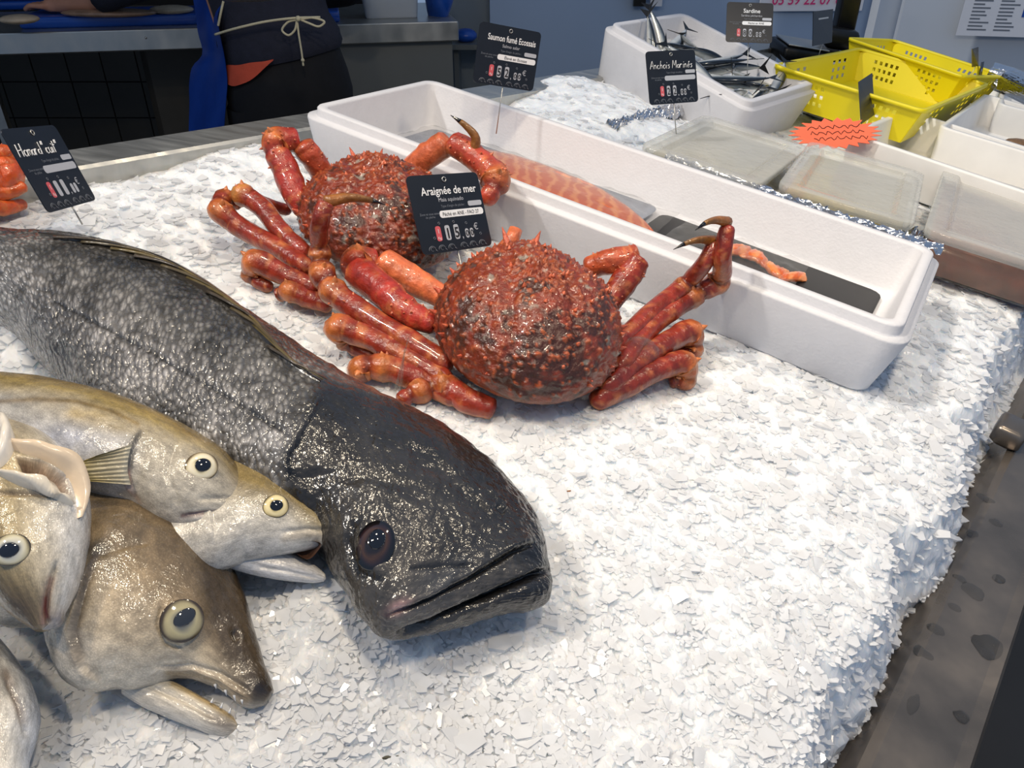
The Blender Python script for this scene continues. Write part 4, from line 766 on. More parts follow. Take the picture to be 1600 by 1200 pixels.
# a cooked lobster at the far left edge
lob = thing('cooked_lobster', 'orange red cooked lobster half hidden behind a handwritten card', 'lobster', C(0, 310, 0))
g = limb(px3([(-110, 300, .04), (-60, 285, .05), (-10, 270, .05), (30, 285, .045)]), [.022, .026, .026, .014], 30, 3, (196, 78, 34), (220, 120, 60)); g.mesh('body', M_leg, lob)
for sd_, sq_ in ((1, [(-40, 300, .04), (10, 300, .035), (42, 290, .04)]), (2, [(-40, 320, .03), (5, 325, .02), (40, 318, .015)]), (3, [(-30, 265, .06), (15, 258, .06), (40, 268, .05)]), (4, [(-20, 245, .07), (12, 240, .07), (25, 262, .055)])):
    leg(lob, sq_, [.009, .009, .006], 40+sd_, 3, name='leg', col0=(200, 84, 36), col1=(224, 130, 70))
# stray bits on the ice
mesh('ice_chunk', *sphere(C(1000, 546, 0.045), (0.021, 0.014, 0.013), 9, 6), M_film, smooth=False, label='clear ice chunk caught between the crab legs', cat='ice chunk')
mesh('straw_fleck', *boxvf(C(879, 770, 0.004), RC[:, 0]*0.006+EZ*0.001, EA*0.0015, EZ*0.0012), pmat('brown_straw', rgb(150, 92, 40), 0.6), smooth=False, label='tiny brown straw fleck lying on open ice', cat='fleck')
mesh('weed_scrap', *rbox(C(566, 1196, 0.003), RC[:, 0]*0.022+EA*0.004, EA*0.014, EZ*0.004, 0.003), pmat('dark_weed', rgb(52, 50, 38), 0.4), label='dark green weed scrap half buried in ice near the gaping fish', cat='weed')
for k_, (a_, b_) in enumerate((((618, 610), (638, 528)), ((626, 612), (632, 545)))):
    mesh('plastic_prong', *tube(np.array([C(*a_, 0.012), C(*b_, 0.075-0.01*k_)]), [0.0016, 0.0005], 6), M_clear, label='thin clear plastic prong stuck up beside the crab legs', cat='prong', group='clear plastic prongs by the crab')
# ------------------------------------------------------------------ price cards
def rod(w):
    t = np.linalg.norm(w); k = w/max(t, 1e-9); K = np.array([[0, -k[2], k[1]], [k[2], 0, -k[0]], [-k[1], k[0], 0]]); return np.eye(3)+math.sin(t)*K+(1-math.cos(t))*K@K
def card_pose(px, w, h):              # pose of a card of known size from its four corners
    O = np.array([[-w/2, h/2, 0], [w/2, h/2, 0], [w/2, -h/2, 0], [-w/2, -h/2, 0]]); px = np.array(px, float); best = None
    for a0 in (-.8, -.3, .3, .8):
        for b0 in (-.8, 0, .8):
            c = px.mean(0); d = FPX*w/np.linalg.norm(px[1]-px[0]); x = np.array([a0, b0, 0, (c[0]-800)/FPX*d, -(c[1]-600)/FPX*d, -d]); lam = 1e-2
            def res(x): P = O@rod(x[:3]).T+x[3:]; return np.concatenate([800+FPX*P[:, 0]/-P[:, 2]-px[:, 0], 600-FPX*P[:, 1]/-P[:, 2]-px[:, 1]])
            r = res(x)
            for _ in range(60):
                J = np.stack([(res(x+np.eye(6)[i]*1e-6)-r)/1e-6 for i in range(6)], 1); A = J.T@J; dx = -np.linalg.solve(A+lam*np.diag(np.diag(A)+1e-9), J.T@r); r2 = res(x+dx)
                if r2@r2 < r@r: x = x+dx; r = r2; lam *= .5
                else: lam *= 3
            if best is None or r@r < best[0]-1e-3: best = (r@r, x)
    R = rod(best[1][:3]); return RC@R, RC@best[1][3:]+CAMC
def text_vf(s, bold=False):
    cu = bpy.data.curves.new('t', 'FONT'); cu.body = s; cu.size = 1.0; cu.extrude = 0.0; cu.resolution_u = 3; cu.offset = 0.012 if bold else 0.0
    o = bpy.data.objects.new('t', cu); COL.objects.link(o); bpy.context.view_layer.update(); me = bpy.data.meshes.new_from_object(o.evaluated_get(bpy.context.evaluated_depsgraph_get()))
    V = np.array([v.co[:] for v in me.vertices]).reshape(-1, 3); F = [tuple(p.vertices) for p in me.polygons]; bpy.data.objects.remove(o); bpy.data.curves.remove(cu); bpy.data.meshes.remove(me); return V, F
STROKES = {'H': [[(0, 0), (.05, 1)], [(.55, 0), (.6, 1.05)], [(.02, .5), (.6, .55)]], 'o': [[(.3, .5), (.08, .4), (.05, .15), (.25, 0), (.42, .2), (.35, .45), (.28, .5)]], 'm': [[(0, 0), (.05, .5)], [(.05, .4), (.2, .5), (.25, .05)], [(.25, .4), (.42, .5), (.48, 0)]],
           'a': [[(.38, .45), (.12, .42), (.05, .12), (.25, .02), (.38, .4), (.42, 0)]], 'r': [[(.02, 0), (.06, .5)], [(.06, .35), (.2, .5), (.32, .45)]], 'd': [[(.35, .4), (.1, .4), (.05, .1), (.3, .05), (.42, 1.0)], [(.38, .3), (.42, 0)]],
           '"': [[(.05, .75), (.1, 1.05)], [(.22, .75), (.27, 1.05)]], 'c': [[(.35, .42), (.12, .45), (.05, .12), (.25, 0), (.38, .1)]], 'u': [[(.03, .5), (.06, .08), (.25, .02), (.36, .45)], [(.36, .45), (.4, 0)]], 'i': [[(.08, 0), (.1, .48)], [(.12, .7), (.14, .76)]], 't': [[(.12, 0), (.18, .95)], [(0, .6), (.36, .66)]],
           'A': [[(0, 0), (.28, 1.0), (.5, 0)], [(.1, .38), (.42, .42)]], 'n': [[(.02, 0), (.05, .5)], [(.05, .38), (.22, .5), (.32, 0)]], 'h': [[(.02, 0), (.1, 1.0)], [(.05, .35), (.22, .5), (.32, 0)]], 's': [[(.3, .48), (.1, .4), (.28, .22), (.22, .02), (.02, .05)]], 'M': [[(0, 0), (.1, 1.0), (.32, .35), (.55, 1.0), (.62, 0)]],
           'e': [[(.06, .25), (.34, .3), (.25, .5), (.08, .35), (.12, .03), (.36, .1)]], "'": [[(.15, .62), (.25, .8)]], ' ': []}
ADV = {'H': .75, 'M': .75, 'm': .6, 'i': .25, '"': .4, ' ': .3, 'A': .6, "'": 0.0}
def handwriting(g, s, x0, y0, h, fr, slant=0.12, r=0.0011):
    x = 0.0
    for ch in s:
        if ch == "'": x -= 0.42
        for st in STROKES[ch]:
            P = spline(np.array([(p[0], p[1], 0) for p in st], float), max(4, 4*len(st))); g.add(tube(np.array([fr(x0+(x+p[0]+slant*p[1])*h, y0+p[1]*h, 0.0008) for p in P]), r, 5, 0.4))
        x += 0.42 if ch == "'" else ADV.get(ch, .48)
    return x
def card(px, label, title=None, sub=None, hand=None, zone=None, price=('', '', '', ''), w=0.1, h=0.085, stake=0.06, detail=True):
    R, t = card_pose(px, w, h); ex, ey, ez = R[:, 0], R[:, 1], R[:, 2]; fr = lambda x, y, z=0.0: t+ex*x+ey*y+ez*z
    root = thing('price_card', label, 'price card', fr(0, -h/2)-ey*stake)
    mesh('plate', *loft([ring(fr(-w/2, -h/2), ex, ey, ez, w, h, 0, 0.006, z, 4) for z in (-0.0012, 0.0)]), M_slate, root, smooth=False)
    mesh('stake', *tube(np.array([fr(0, -h/2+0.01, -0.0022), fr(0, -h/2-stake, -0.0022)]), 0.0009, 6), M_steel, root)
    def put(name, s, cx, cy, hh, maxw, mat, align='c', bold=False, z=0.0004):
        V, F = text_vf(s, bold)
        if not len(V): return
        ww = np.ptp(V[:, 0]); sc = hh/0.72; sx = min(sc, maxw/max(ww, 1e-6)); V = V-np.array([V[:, 0].min(), 0, 0]); off = {'c': -ww*sx/2, 'l': 0, 'r': -ww*sx}[align]
        mesh(name, np.array([fr(cx+off+v[0]*sx, cy+v[1]*sc, z) for v in V]), F, mat, root, smooth=False)
    def pill(name, x0, y0, ww, hh, mat, r=0.003, z=0.0002): mesh(name, *loft([ring(fr(x0, y0), ex, ey, ez, ww, hh, 0, r, zz, 3) for zz in (z*0.2, z)]), mat, root, smooth=False)
    s = w/0.1; hs = h/0.085
    mesh('eyelet', *tube(np.array([fr(0.0+0.0025*math.cos(a), 0.0365*hs+0.0025*math.sin(a), 0.0006) for a in np.linspace(0, 2*np.pi, 15)]), 0.0007, 5), M_steel, root)
    if hand:
        g = G(); sc = 0.016 if len(hand[0]) < 13 else 0.0125; handwriting(g, hand[0], -0.044, 0.014, sc, fr, 0.12, 0.0007); g.mesh('handwriting', M_white, root)
    if title: put('title_text', title, 0.004, 0.0205*hs, 0.0088, 0.078, M_white, bold=True)
    if sub: put('subtitle_text', sub, 0.004, 0.0125*hs, 0.0045, 0.045, M_grey)
    if detail: put('gear_text', 'Type d\'engin de pêche :', 0.022, 0.0062*hs, 0.0028, 0.034, M_dimprint, 'r'); put('zone_text', 'Zone et sous zone', -0.043, -0.001*hs, 0.0026, 0.026, M_dimprint, 'l'); put('zone_text', 'de pêche', -0.036, -0.0045*hs, 0.0026, 0.014, M_dimprint, 'l')
    pill('gear_slot', 0.027, 0.0052*hs, 0.02, 0.0056, M_grey, 0.0018); pill('zone_slot', -0.016, -0.0052*hs, 0.063, 0.0078, M_grey if not zone else M_white, 0.003)
    if zone: put('zone_print', zone, 0.014, -0.0034*hs, 0.0042, 0.052, M_ink, z=0.0006)
    y0 = -0.030*hs; pill('unit_slot', -0.0265, y0, 0.0072, 0.0165*hs, M_red, 0.0025); put('unit_text', 'Kg', -0.0229, y0+0.002, 0.003, 0.006, M_white, z=0.0006); put('unit_text', '1', -0.0229, y0+0.0085*hs, 0.005, 0.005, M_white, z=0.0006)
    for k, ch in enumerate(price):
        x0 = (-0.0135, -0.001, 0.0145, 0.0215)[k]; big_ = k < 2; pill('price_slot', x0, y0, 0.0068 if big_ else 0.0048, (0.0165 if big_ else 0.0105)*hs, M_grey, 0.0022)
        if ch.strip(): put('price_digit', ch, x0+(0.0034 if big_ else 0.0024), y0+0.0022*hs, 0.0115*hs if big_ else 0.0066*hs, 0.0058, M_ink, z=0.0006, bold=True)
    put('price_comma', ',', 0.0098, y0+0.0005, 0.009, 0.004, M_grey); put('euro_sign', '€', 0.031, y0+0.008*hs, 0.0075, 0.007, M_grey)
    for x_, y_ in ((-0.03, -0.026), (-0.02, -0.0105), (0.0005, -0.0105), (0.018, -0.0135), (0.036, -0.027)): mesh('punch_hole', *tube(np.array([fr(x_+0.0013*math.cos(a), y_*hs+0.0013*math.sin(a), 0.0003) for a in np.linspace(0, 2*np.pi, 9)]), 0.0003, 4), M_dimprint, root)
    for k in range(6):                 # row of curled fish drawn along the lower edge
        cx = -0.036+k*0.0135+(0.004 if k > 2 else 0); g = G(); g.add(tube(np.array([fr(cx+0.0045*math.cos(a), -0.0385*hs+0.0042*math.sin(a), 0.0003) for a in np.linspace(0.1, 3.3, 10)]), 0.00035, 4)); g.add(tube(np.array([fr(cx+0.002*math.cos(a), -0.0375*hs+0.0022*math.sin(a), 0.0003) for a in np.linspace(0.4, 5.2, 9)]), 0.0003, 4)); g.add(tube(np.array([fr(cx+0.0045, -0.0385*hs, 0.0003), fr(cx+0.0065, -0.0405*hs, 0.0003)]), 0.0004, 4)); g.mesh('fish_emblem', M_dimprint, root)
    return root
card([(633, 270), (746, 275.5), (769, 376), (661, 405)], 'black price card reading Araignée de mer standing between the two crabs', 'Araignée de mer', 'Maia squinado', None, 'Péché en ANE - FAO 27', ('1', '5', '0', '0'))
card([(751, 32), (846, 52), (833, 142), (738, 129)], 'black price card reading Saumon fumé Ecossais behind the long foam box', 'Saumon fumé Ecossais', 'Salmo salar', None, 'Élevé en Ecosse', ('5', '2', '0', '0'), stake=0.07)
card([(1136, 3), (1209, 5), (1206, 68), (1134, 65)], 'black price card reading Sardine standing in the sardine box', 'Sardine', 'Sardina pilchardus', None, 'Péché en ANE', ('8', '0', '0', '0'), stake=0.07)
card([(1008, 80), (1086, 78), (1091, 158), (1016, 165)], 'black price card with handwritten Anchois Marinés before the sardine box', None, None, ("Anchois Marine's",), None, ('2', '2', '0', '0'), stake=0.05)
card([(0, 202), (84, 195), (152, 312), (75, 333)], 'black price card with handwritten Homard cuit leaning by the lobster', None, None, ('Homard "cuit"',), None, (' ', ' ', ' ', ' '), stake=0.02)
# ------------------------------------------------------------------ tubs, trays and baskets on the far part of the counter
def plane_quad(A, B_, Cc, D, z): return quad_frame(A, B_, Cc, D, z)
# tilted foam box of sardines
R, t = card_pose([(947, 36), (1074, 20), (1272, 129), (1176, 162)], 0.30, 0.385); ex, ey, ez = R[:, 0], R[:, 1], R[:, 2]; hB = 0.125; o0 = t-ex*0.162-ey*0.2045-ez*hB
sb = mesh('foam_box', *tub(o0, ex, ey, ez, 0.324, 0.409, foam_prof(hB, wall=0.027, taper=0.014), r=0.03), M_foam, base=o0+ex*.15+ey*.2, smooth=False, label='tilted white foam box full of sardines', cat='box')
for p_ in sb.data.polygons: p_.use_smooth = len(p_.vertices) == 4
def SBX(u, v, z): return o0+ex*(0.04+u*0.244)+ey*(0.04+v*0.33)+ez*z
M_sard = pmat('sardine_skin', (1, 1, 1, 1), 0.16, 0.35, vcol=True, var=0.15, scale=90, coat=0.5)
def sardine():
    R = []; cc = []; L = 0.15
    for q in np.linspace(0, 1, 22):
        hgt = 0.0145*(math.sin(math.pi*min(q*0.9+0.06, 1))**0.75)*(1-0.25*q); wd = hgt*0.5; bend = 0.012*math.sin(q*2.4)
        for a in np.linspace(0, 2*np.pi, 14, endpoint=False):
            R.append((q*L, bend+hgt*math.cos(a), wd*math.sin(a))); c_ = math.cos(a); cc.append(s2l((34, 42, 52)) if c_ > 0.45 else (s2l((120, 128, 132)) if c_ > 0.1 else s2l((214, 214, 208))))
    V, F = loft(list(np.array(R).reshape(22, 14, 3)), True, True); tl = np.array([(L*0.97, 0.006, 0), (L*1.02, 0.010, 0.0006), (L*1.17, 0.034, 0), (L*1.08, 0.011, 0.0006), (L*1.15, -0.010, 0), (L*1.01, 0.004, 0.0006)])
    tl2 = tl-np.array([0, 0, 0.0012]); return (V, F, np.array(cc)), (np.vstack([tl, tl2]), [(0, 1, 2, 3), (0, 3, 4, 5), (9, 8, 7, 6), (11, 10, 9, 6), (1, 7, 8, 2), (2, 8, 9, 3), (3, 9, 10, 4), (4, 10, 11, 5), (0, 6, 7, 1), (5, 11, 6, 0)])
(body_vf, tail_vf) = sardine(); sproto = None; rs = np.random.default_rng(12)
spots = [(.20, .86, 70, 50), (.36, .86, 95, 45), (.52, .84, 20, 8), (.22, .62, 200, 12), (.45, .66, 165, 18), (.66, .72, 185, 25), (.82, .62, 150, 10), (.3, .45, 300, 15), (.52, .48, 330, 12), (.72, .45, 310, 20), (.2, .28, 210, 10), (.42, .28, 315, 14), (.62, .26, 300, 12), (.8, .26, 160, 12), (.9, .14, 25, 14), (.55, .10, 10, 8), (.3, .12, 200, 8), (.12, .45, 100, 12), (.88, .42, 200, 16), (.65, .58, 320, 25), (.4, .75, 250, 20), (.75, .12, 190, 18)]
for i, (u, v, yaw, pit) in enumerate(spots):
    if sproto is None:
        sproto = thing('sardine', 'small silver sardine with dark back among those heaped in the tilted foam box', 'sardine', (0, 0, 0), group='sardines heaped in the foam box'); mesh('body', body_vf[0], body_vf[1], M_sard, sproto, col=body_vf[2]); mesh('tail_fin', tail_vf[0], tail_vf[1], M_black, sproto, smooth=False); r_ = sproto
    else:
        r_ = sproto.copy(); COL.objects.link(r_)
        for ch in list(sproto.children): c_ = ch.copy(); COL.objects.link(c_); c_.parent = r_
    ya, pi_ = math.radians(yaw), math.radians(pit); d = nrm(math.cos(pi_)*(math.cos(ya)*ex+math.sin(ya)*ey)+math.sin(pi_)*ez); up_ = nrm(np.cross(d, nrm(np.cross(ez, d)))); sd = np.cross(d, up_); roll = rs.uniform(-0.5, 0.5)+(1.3 if i % 3 == 0 else 0); y_ = math.cos(roll)*sd+math.sin(roll)*up_; z_ = np.cross(d, y_)
    p_ = SBX(u, v, 0.078+0.014*(i % 3))-d*0.07; m4 = Matrix.Identity(4)
    for k in range(3): m4[k][0] = d[k]; m4[k][1] = y_[k]; m4[k][2] = z_[k]; m4[k][3] = p_[k]
    r_.matrix_world = MC@m4
V, F = sheet(lambda a_, b_: SBX(-.06+1.12*a_, -.06+1.12*b_, 0.070+0.010*vnoise(np.array([[a_*7, b_*7, 1]]), 3)[0]+0.006*vnoise(np.array([[a_*30, b_*30, 1]]), 5)[0]), 60, 60); mesh('sardine_ice', V, F, M_ice, label='crushed ice under the sardines in the tilted box', cat='ice', smooth=False, kind='stuff')
# three clear lidded tubs
def tubq(px, z, h, label, fillc, fillz, seed):
    o, a, b, L, Wd = plane_quad(*px, z); o = o+EZ*(z-h); root = thing('lidded_tub', label, 'tub', o+a*L/2+b*Wd/2)
    mesh('tub_body', *tub(o, a, b, EZ, L, Wd, [(0.016, 0), (0.014, 0.002), (0.006, h-0.012), (0.004, h-0.010), (0.006, h-0.010), (0.015, 0.004), (0.017, 0.003)], 0.02), M_clear, root)
    mesh('contents', *tub(o, a, b, EZ, L, Wd, [(0.017, 0.003), (0.012, fillz)], 0.018), pmat('tub_contents', rgb(*fillc), 0.3, var=0.35, scale=45, coat=0.4), root)
    lid = mesh('lid', *tub(o, a, b, EZ, L, Wd, [(0.002, h-0.014), (0, h-0.008), (0.0, h-0.001), (0.003, h), (0.026, h), (0.030, h-0.002), (0.034, h-0.009), (0.040, h-0.010)], 0.022), M_lid, root)
    return root
M_lid = clear_mat('frosted_lid', (0.92, 0.92, 0.90, 1), 0.24, 0.09, bump=0.35, bscale=40, body=(0.75, 0.75, 0.72))
tubq([(993, 222), (1108, 181), (1270, 228), (1180, 290)], 0.075, 0.07, 'clear lidded tub with pale contents nearest the sardine box', (206, 198, 168), 0.052, 1)
tubq([(1188, 278), (1290, 226), (1468, 275), (1402, 345)], 0.075, 0.07, 'clear lidded tub of yellow oil between two other tubs', (204, 182, 92), 0.05, 2)
tubq([(1402, 338), (1515, 273), (1720, 325), (1640, 425)], 0.075, 0.07, 'clear lidded tub with reddish brown contents beside crumpled foil', (150, 88, 70), 0.05, 3)
# crumpled foil under and beside the tubs
def foil(name, pts, wid, z, label, seed, amp=0.012):
    L = spline(np.array([C(a_, b_, z) for a_, b_ in pts]), 70); T = np.gradient(L, axis=0); rows = []
    for i in range(70):
        sd_ = nrm(np.cross(EZ, T[i])); rows.append([L[i]+sd_*wid*k+EZ*(amp*(1-k*k)+amp*0.9*abs(vnoise(np.array([[i*0.55, k*4, seed]]), 3)[0])+amp*0.6*vnoise(np.array([[i*1.4, k*9, seed]]), 6)[0]) for k in np.linspace(-1, 1, 18)])
    return mesh(name, *loft(rows, False, False, closed=False), M_foil, label=label, cat='foil', smooth=False)
foil('foil_strip', [(1040, 250), (1110, 274), (1183, 300), (1300, 340), (1400, 373), (1470, 394)], 0.010, 0.060, 'crumpled aluminium foil strip between the long box and the tubs', 1, 0.007)
foil('foil_edge', [(950, 205), (1010, 188), (1080, 172), (1130, 165)], 0.02, 0.02, 'crumpled aluminium foil edge behind the pale tub', 2)
foil('foil_bundle', [(1390, 385), (1450, 400), (1520, 405), (1620, 418)], 0.04, 0.02, 'crumpled aluminium foil bundle at the corner of the long box', 3, 0.02)
# orange starburst card
oc = C(1305, 208, 0.085); tilt_n = nrm(EZ*0.8-RC[:, 1]*0.0+nrm(CAMC-oc)*0.5); sx_ = nrm(RC[:, 0]-tilt_n*np.dot(RC[:, 0], tilt_n)); sy_ = np.cross(tilt_n, sx_); P = []
for k in range(44):
    rr_ = 1.0 if k % 2 == 0 else 0.78+0.05*math.sin(k); a_ = k*2*np.pi/44; P.append(oc+sx_*0.088*rr_*math.cos(a_)+sy_*0.042*rr_*math.sin(a_))
st = thing('starburst_card', 'orange starburst card with black scribbled writing lying beside the clear tubs', 'card', oc)
mesh('paper', np.vstack([P, np.array(P)-tilt_n*0.001]), [tuple(range(44)), tuple(range(87, 43, -1))]+[(i, i+44, (i+1) % 44+44, (i+1) % 44) for i in range(44)], pmat('orange_paper', rgb(244, 112, 78), 0.6, var=0.06), st, smooth=False)
for k in range(3):
    g = G(); xs = np.linspace(-0.05, 0.05, 26); g.add(tube(np.array([oc+sx_*(x_+0.004*k)+sy_*(0.016-0.015*k+0.004*math.sin(x_*420+k*2)+0.002*math.sin(x_*911))+tilt_n*0.0006 for x_ in xs]), 0.0007, 4)); g.mesh('scribble', M_ink, st)
# white trays and yellow baskets
def tray(px, z, h, label, wall=0.012, name='white_tray', fillc=None):
    o, a, b, L, Wd = plane_quad(*px, z); o = o+EZ*(z-h); r_ = mesh(name, *tub(o, a, b, EZ, L, Wd, [(0.012, 0), (0.01, 0.003), (0, h-0.004), (0.001, h), (wall-0.001, h), (wall, h-0.003), (wall+0.008, 0.012), (wall+0.014, 0.008)], 0.02), M_tray, label=label, cat='tray'); return o, a, b, L, Wd
M_tray = pmat('white_tray_plastic', rgb(232, 230, 226), 0.4, var=0.04, scale=20)
tray([(1330, 205), (1412, 172), (1720, 262), (1680, 330)], 0.085, 0.08, 'deep white tray with empty beige floor beside the starburst card')
tray([(1462, 192), (1545, 150), (1760, 205), (1700, 270)], 0.09, 0.08, 'white tray with brown scraps beyond the empty deep tray')
tray([(1548, 152), (1590, 128), (1800, 170), (1760, 220)], 0.09, 0.08, 'far white tray beside the foil roll')
tray([(1215, 128), (1345, 76), (1560, 140), (1440, 205)], 0.055, 0.05, 'wide white tray carrying the near yellow basket')
mesh('brown_scraps', *sphere(C(1600, 226, 0.03), (0.05, 0.02, 0.012), 12, 7), pmat('scrap_brown', rgb(120, 92, 66), 0.5, var=0.4, scale=80), label='heap of brown scraps inside a white tray', cat='scraps')
def basket(px, z, h, label):
    o, a, b, L, Wd = plane_quad(*px, z); o = o+EZ*(z-h); root = thing('yellow_basket', label, 'basket', o+a*L/2+b*Wd/2); tp = 0.022
    corner = lambda i, j, zz: o+a*(tp*(1-zz/h)*(1-2*i)+i*L)+b*(tp*(1-zz/h)*(1-2*j)+j*Wd)+EZ*zz
    def wall(p, q, nx):
        g = G(); nz = 9
        for ix in range(nx):
            for iz in range(nz):
                hole = iz in (2, 4, 6) and ix % 2 == 1 and (ix % (nx//2)) > nx//8 and (ix % (nx//2)) < nx//2-nx//8
                if hole: continue
                c4 = [corner(*(np.array(p)*(1-u)+np.array(q)*u), h*v) for u, v in ((ix/nx, iz/nz), ((ix+1)/nx, iz/nz), ((ix+1)/nx, (iz+1)/nz), (ix/nx, (iz+1)/nz))]; n_ = nrm(np.cross(c4[1]-c4[0], c4[3]-c4[0]))*0.0016
                g.add((np.array(c4+[x_+n_ for x_ in c4]), [(0, 1, 2, 3), (7, 6, 5, 4), (0, 4, 5, 1), (1, 5, 6, 2), (2, 6, 7, 3), (3, 7, 4, 0)]))
        g.mesh('wall', M_yellow, root, smooth=False)
    wall((0, 0), (1, 0), 44); wall((1, 0), (1, 1), 28); wall((1, 1), (0, 1), 44); wall((0, 1), (0, 0), 28)
    mesh('floor_panel', *boxvf(corner(0, 0, 0), corner(1, 0, 0)-corner(0, 0, 0), corner(0, 1, 0)-corner(0, 0, 0), EZ*0.002), M_yellow, root, smooth=False)
    rim = [ring(o-a*0.006-b*0.006, a, b, EZ, L+0.012, Wd+0.012, i_, 0.02, z_, 4) for i_, z_ in ((0.006, h-0.008), (0, h-0.008), (0, h), (0.008, h), (0.008, h-0.006))]; mesh('rim', *loft(rim, False, False), M_yellow, root); return root
basket([(1238, 104), (1328, 73), (1532, 124), (1450, 178)], 0.12, 0.08, 'near yellow perforated plastic basket standing in a white tray')
basket([(1338, 66), (1390, 56), (1545, 112), (1530, 122)], 0.13, 0.08, 'far yellow perforated basket tucked behind the near one')
V, F = tube(np.array([C(1545, 118, 0.12), C(1575, 126, 0.12), C(1620, 145, 0.12), C(1660, 160, 0.12)]), [0.03, 0.034, 0.034, 0.03], 40); V = V+0.006*np.stack([vnoise(V*60, 1), vnoise(V*60, 2), vnoise(V*60, 3)], 1); mesh('foil_roll', V, F, M_foil, label='crumpled foil roll behind the far white tray', cat='foil', smooth=False)
def side_card(px, label, z=0.15, w=0.09, thick=0.0016):  # price cards seen nearly edge-on
    P = [C(a_, b_, zz) for (a_, b_), zz in zip(px, (z, z, z-0.07, z-0.07))]; n_ = nrm(np.cross(P[1]-P[0], P[3]-P[0]))*thick; root = thing('price_card', label, 'price card', (P[2]+P[3])/2-EZ*0.05)
    mesh('plate', np.array(P+[p+n_ for p in P]), [(0, 1, 2, 3), (7, 6, 5, 4), (0, 4, 5, 1), (1, 5, 6, 2), (2, 6, 7, 3), (3, 7, 4, 0)], M_slate, root, smooth=False); mid = (P[2]+P[3])/2; mesh('stake', *tube(np.array([mid, mid-EZ*0.06]), 0.0009, 6), M_steel, root)
    ctr = sum(P)/4; e1_, e2_ = (P[1]-P[0]), (P[0]-P[3]); fn = n_ if np.dot(n_, CAMC-ctr) > 0 else -n_*0.3; k_ = 1.3 if np.dot(n_, CAMC-ctr) > 0 else 1
    for v0, hh, mt in ((0.70, 0.08, M_grey), (0.50, 0.06, M_grey), (0.2, 0.16, M_dimprint)): q0 = P[3]+e2_*v0+e1_*0.25+fn*k_; mesh('print_line', np.array([q0, q0+e1_*0.5, q0+e1_*0.5+e2_*hh, q0+e2_*hh]), [(0, 1, 2, 3)], mt, root, smooth=False)
side_card([(1342, 128), (1363, 114), (1367, 179), (1346, 194)], 'black price card turned sideways at the corner of the deep tray')
side_card([(1271, 18), (1302, 14), (1300, 66), (1270, 72)], 'black price card standing before the weighing scale', 0.2)
side_card([(1519, 77), (1529, 74), (1529, 103), (1519, 105)], 'small black price card beyond the yellow baskets', 0.2)
side_card([(1534, 97), (1538, 96), (1530, 143), (1525, 148)], 'black price card seen edge on at the basket corner', 0.15)
# ------------------------------------------------------------------ the stall behind the counter (world frame)
def wmesh(name, VF, mat, parent=None, **k): return mesh(name, VF[0], VF[1], mat, parent, frame='w', **k)
def wbox(name, x0, x1, y0, y1, z0, z1, mat, parent=None, **k): return wmesh(name, boxvf((x0, y0, z0), (x1-x0, 0, 0), (0, y1-y0, 0), (0, 0, z1-z0)), mat, parent, smooth=False, **k)
M_floor = pmat('wet_concrete', rgb(58, 56, 54), 0.5, var=0.2, scale=4)
M_shadetile = pmat('shade_dark_tile', rgb(66, 62, 54), 0.5, var=0.2, scale=6)  # dark base colour stands in for the shade under the bench
M_grout = pmat('grout', rgb(30, 28, 26), 0.8)
M_panel = pmat('grey_panel', rgb(112, 116, 116), 0.45, 0.2, var=0.06, scale=5)
M_wallblue = pmat('pale_blue_wall', rgb(168, 188, 214), 0.55, var=0.04, scale=3)
M_wallgrey = pmat('grey_wall', rgb(128, 138, 146), 0.55, var=0.05, scale=3)
M_wallwhite = pmat('white_wall', rgb(208, 215, 224), 0.5, var=0.03, scale=3)
M_blueplastic = pmat('blue_plastic', rgb(28, 78, 168), 0.3, var=0.1, scale=12, coat=0.2)
M_navy = pmat('navy_knit', rgb(36, 38, 52), 0.9, var=0.15, scale=60, bump=0.3, bscale=240)
M_trouser = pmat('black_cotton', rgb(17, 17, 21), 0.85, var=0.2, scale=30, bump=0.2, bscale=60)
M_apron = pmat('blue_apron', rgb(16, 62, 150), 0.45, var=0.12, scale=14)
M_orange = pmat('orange_cotton', rgb(206, 82, 56), 0.8, var=0.12, scale=30, bump=0.2, bscale=90)
M_cord = pmat('cream_cord', rgb(206, 196, 164), 0.7, var=0.1, scale=200)
M_skin = pmat('person_skin', rgb(190, 136, 110), 0.5, var=0.08)
wmesh('floor', boxvf((-6, -2, -0.05), (12, 0, 0), (0, 9, 0), (0, 0, 0.05)), M_floor, kind='structure', smooth=False)
yb = 3.62
tw = wbox('wall_back', -5, -0.55, yb, yb+0.1, 0, 1.6, M_grout, kind='structure')
tsz = 0.155; n_t = 0; tile0 = None
for ix in range(18):                  # tiles under the bench
    for iz in range(6):
        x0 = -3.35+ix*tsz; z0 = 0.06+iz*tsz
        if tile0 is None: tile0 = wbox('tile', x0, x0+tsz-0.006, yb-0.008, yb, z0, z0+tsz-0.006, M_shadetile, tw); ref = (x0, z0)
        else: t_ = tile0.copy(); COL.objects.link(t_); t_.location = (x0-ref[0], 0, z0-ref[1])
def wall_between(name, p0, p1, y0, y1, mat, z1=1.7, **k):
    a_ = Wy(p0, 60, y0); b_ = Wy(p1, 60, y1); d = nrm(np.array([b_[0]-a_[0], b_[1]-a_[1], 0])); n_ = np.array([-d[1], d[0], 0])*0.06
    return wmesh(name, boxvf((a_[0], a_[1], 0), (b_[0]-a_[0], b_[1]-a_[1], 0), n_, (0, 0, z1)), mat, smooth=False, kind='structure', **k), a_, b_, d
wall_between('wall_side', 690, 768, 3.70, 3.70, M_wallgrey)
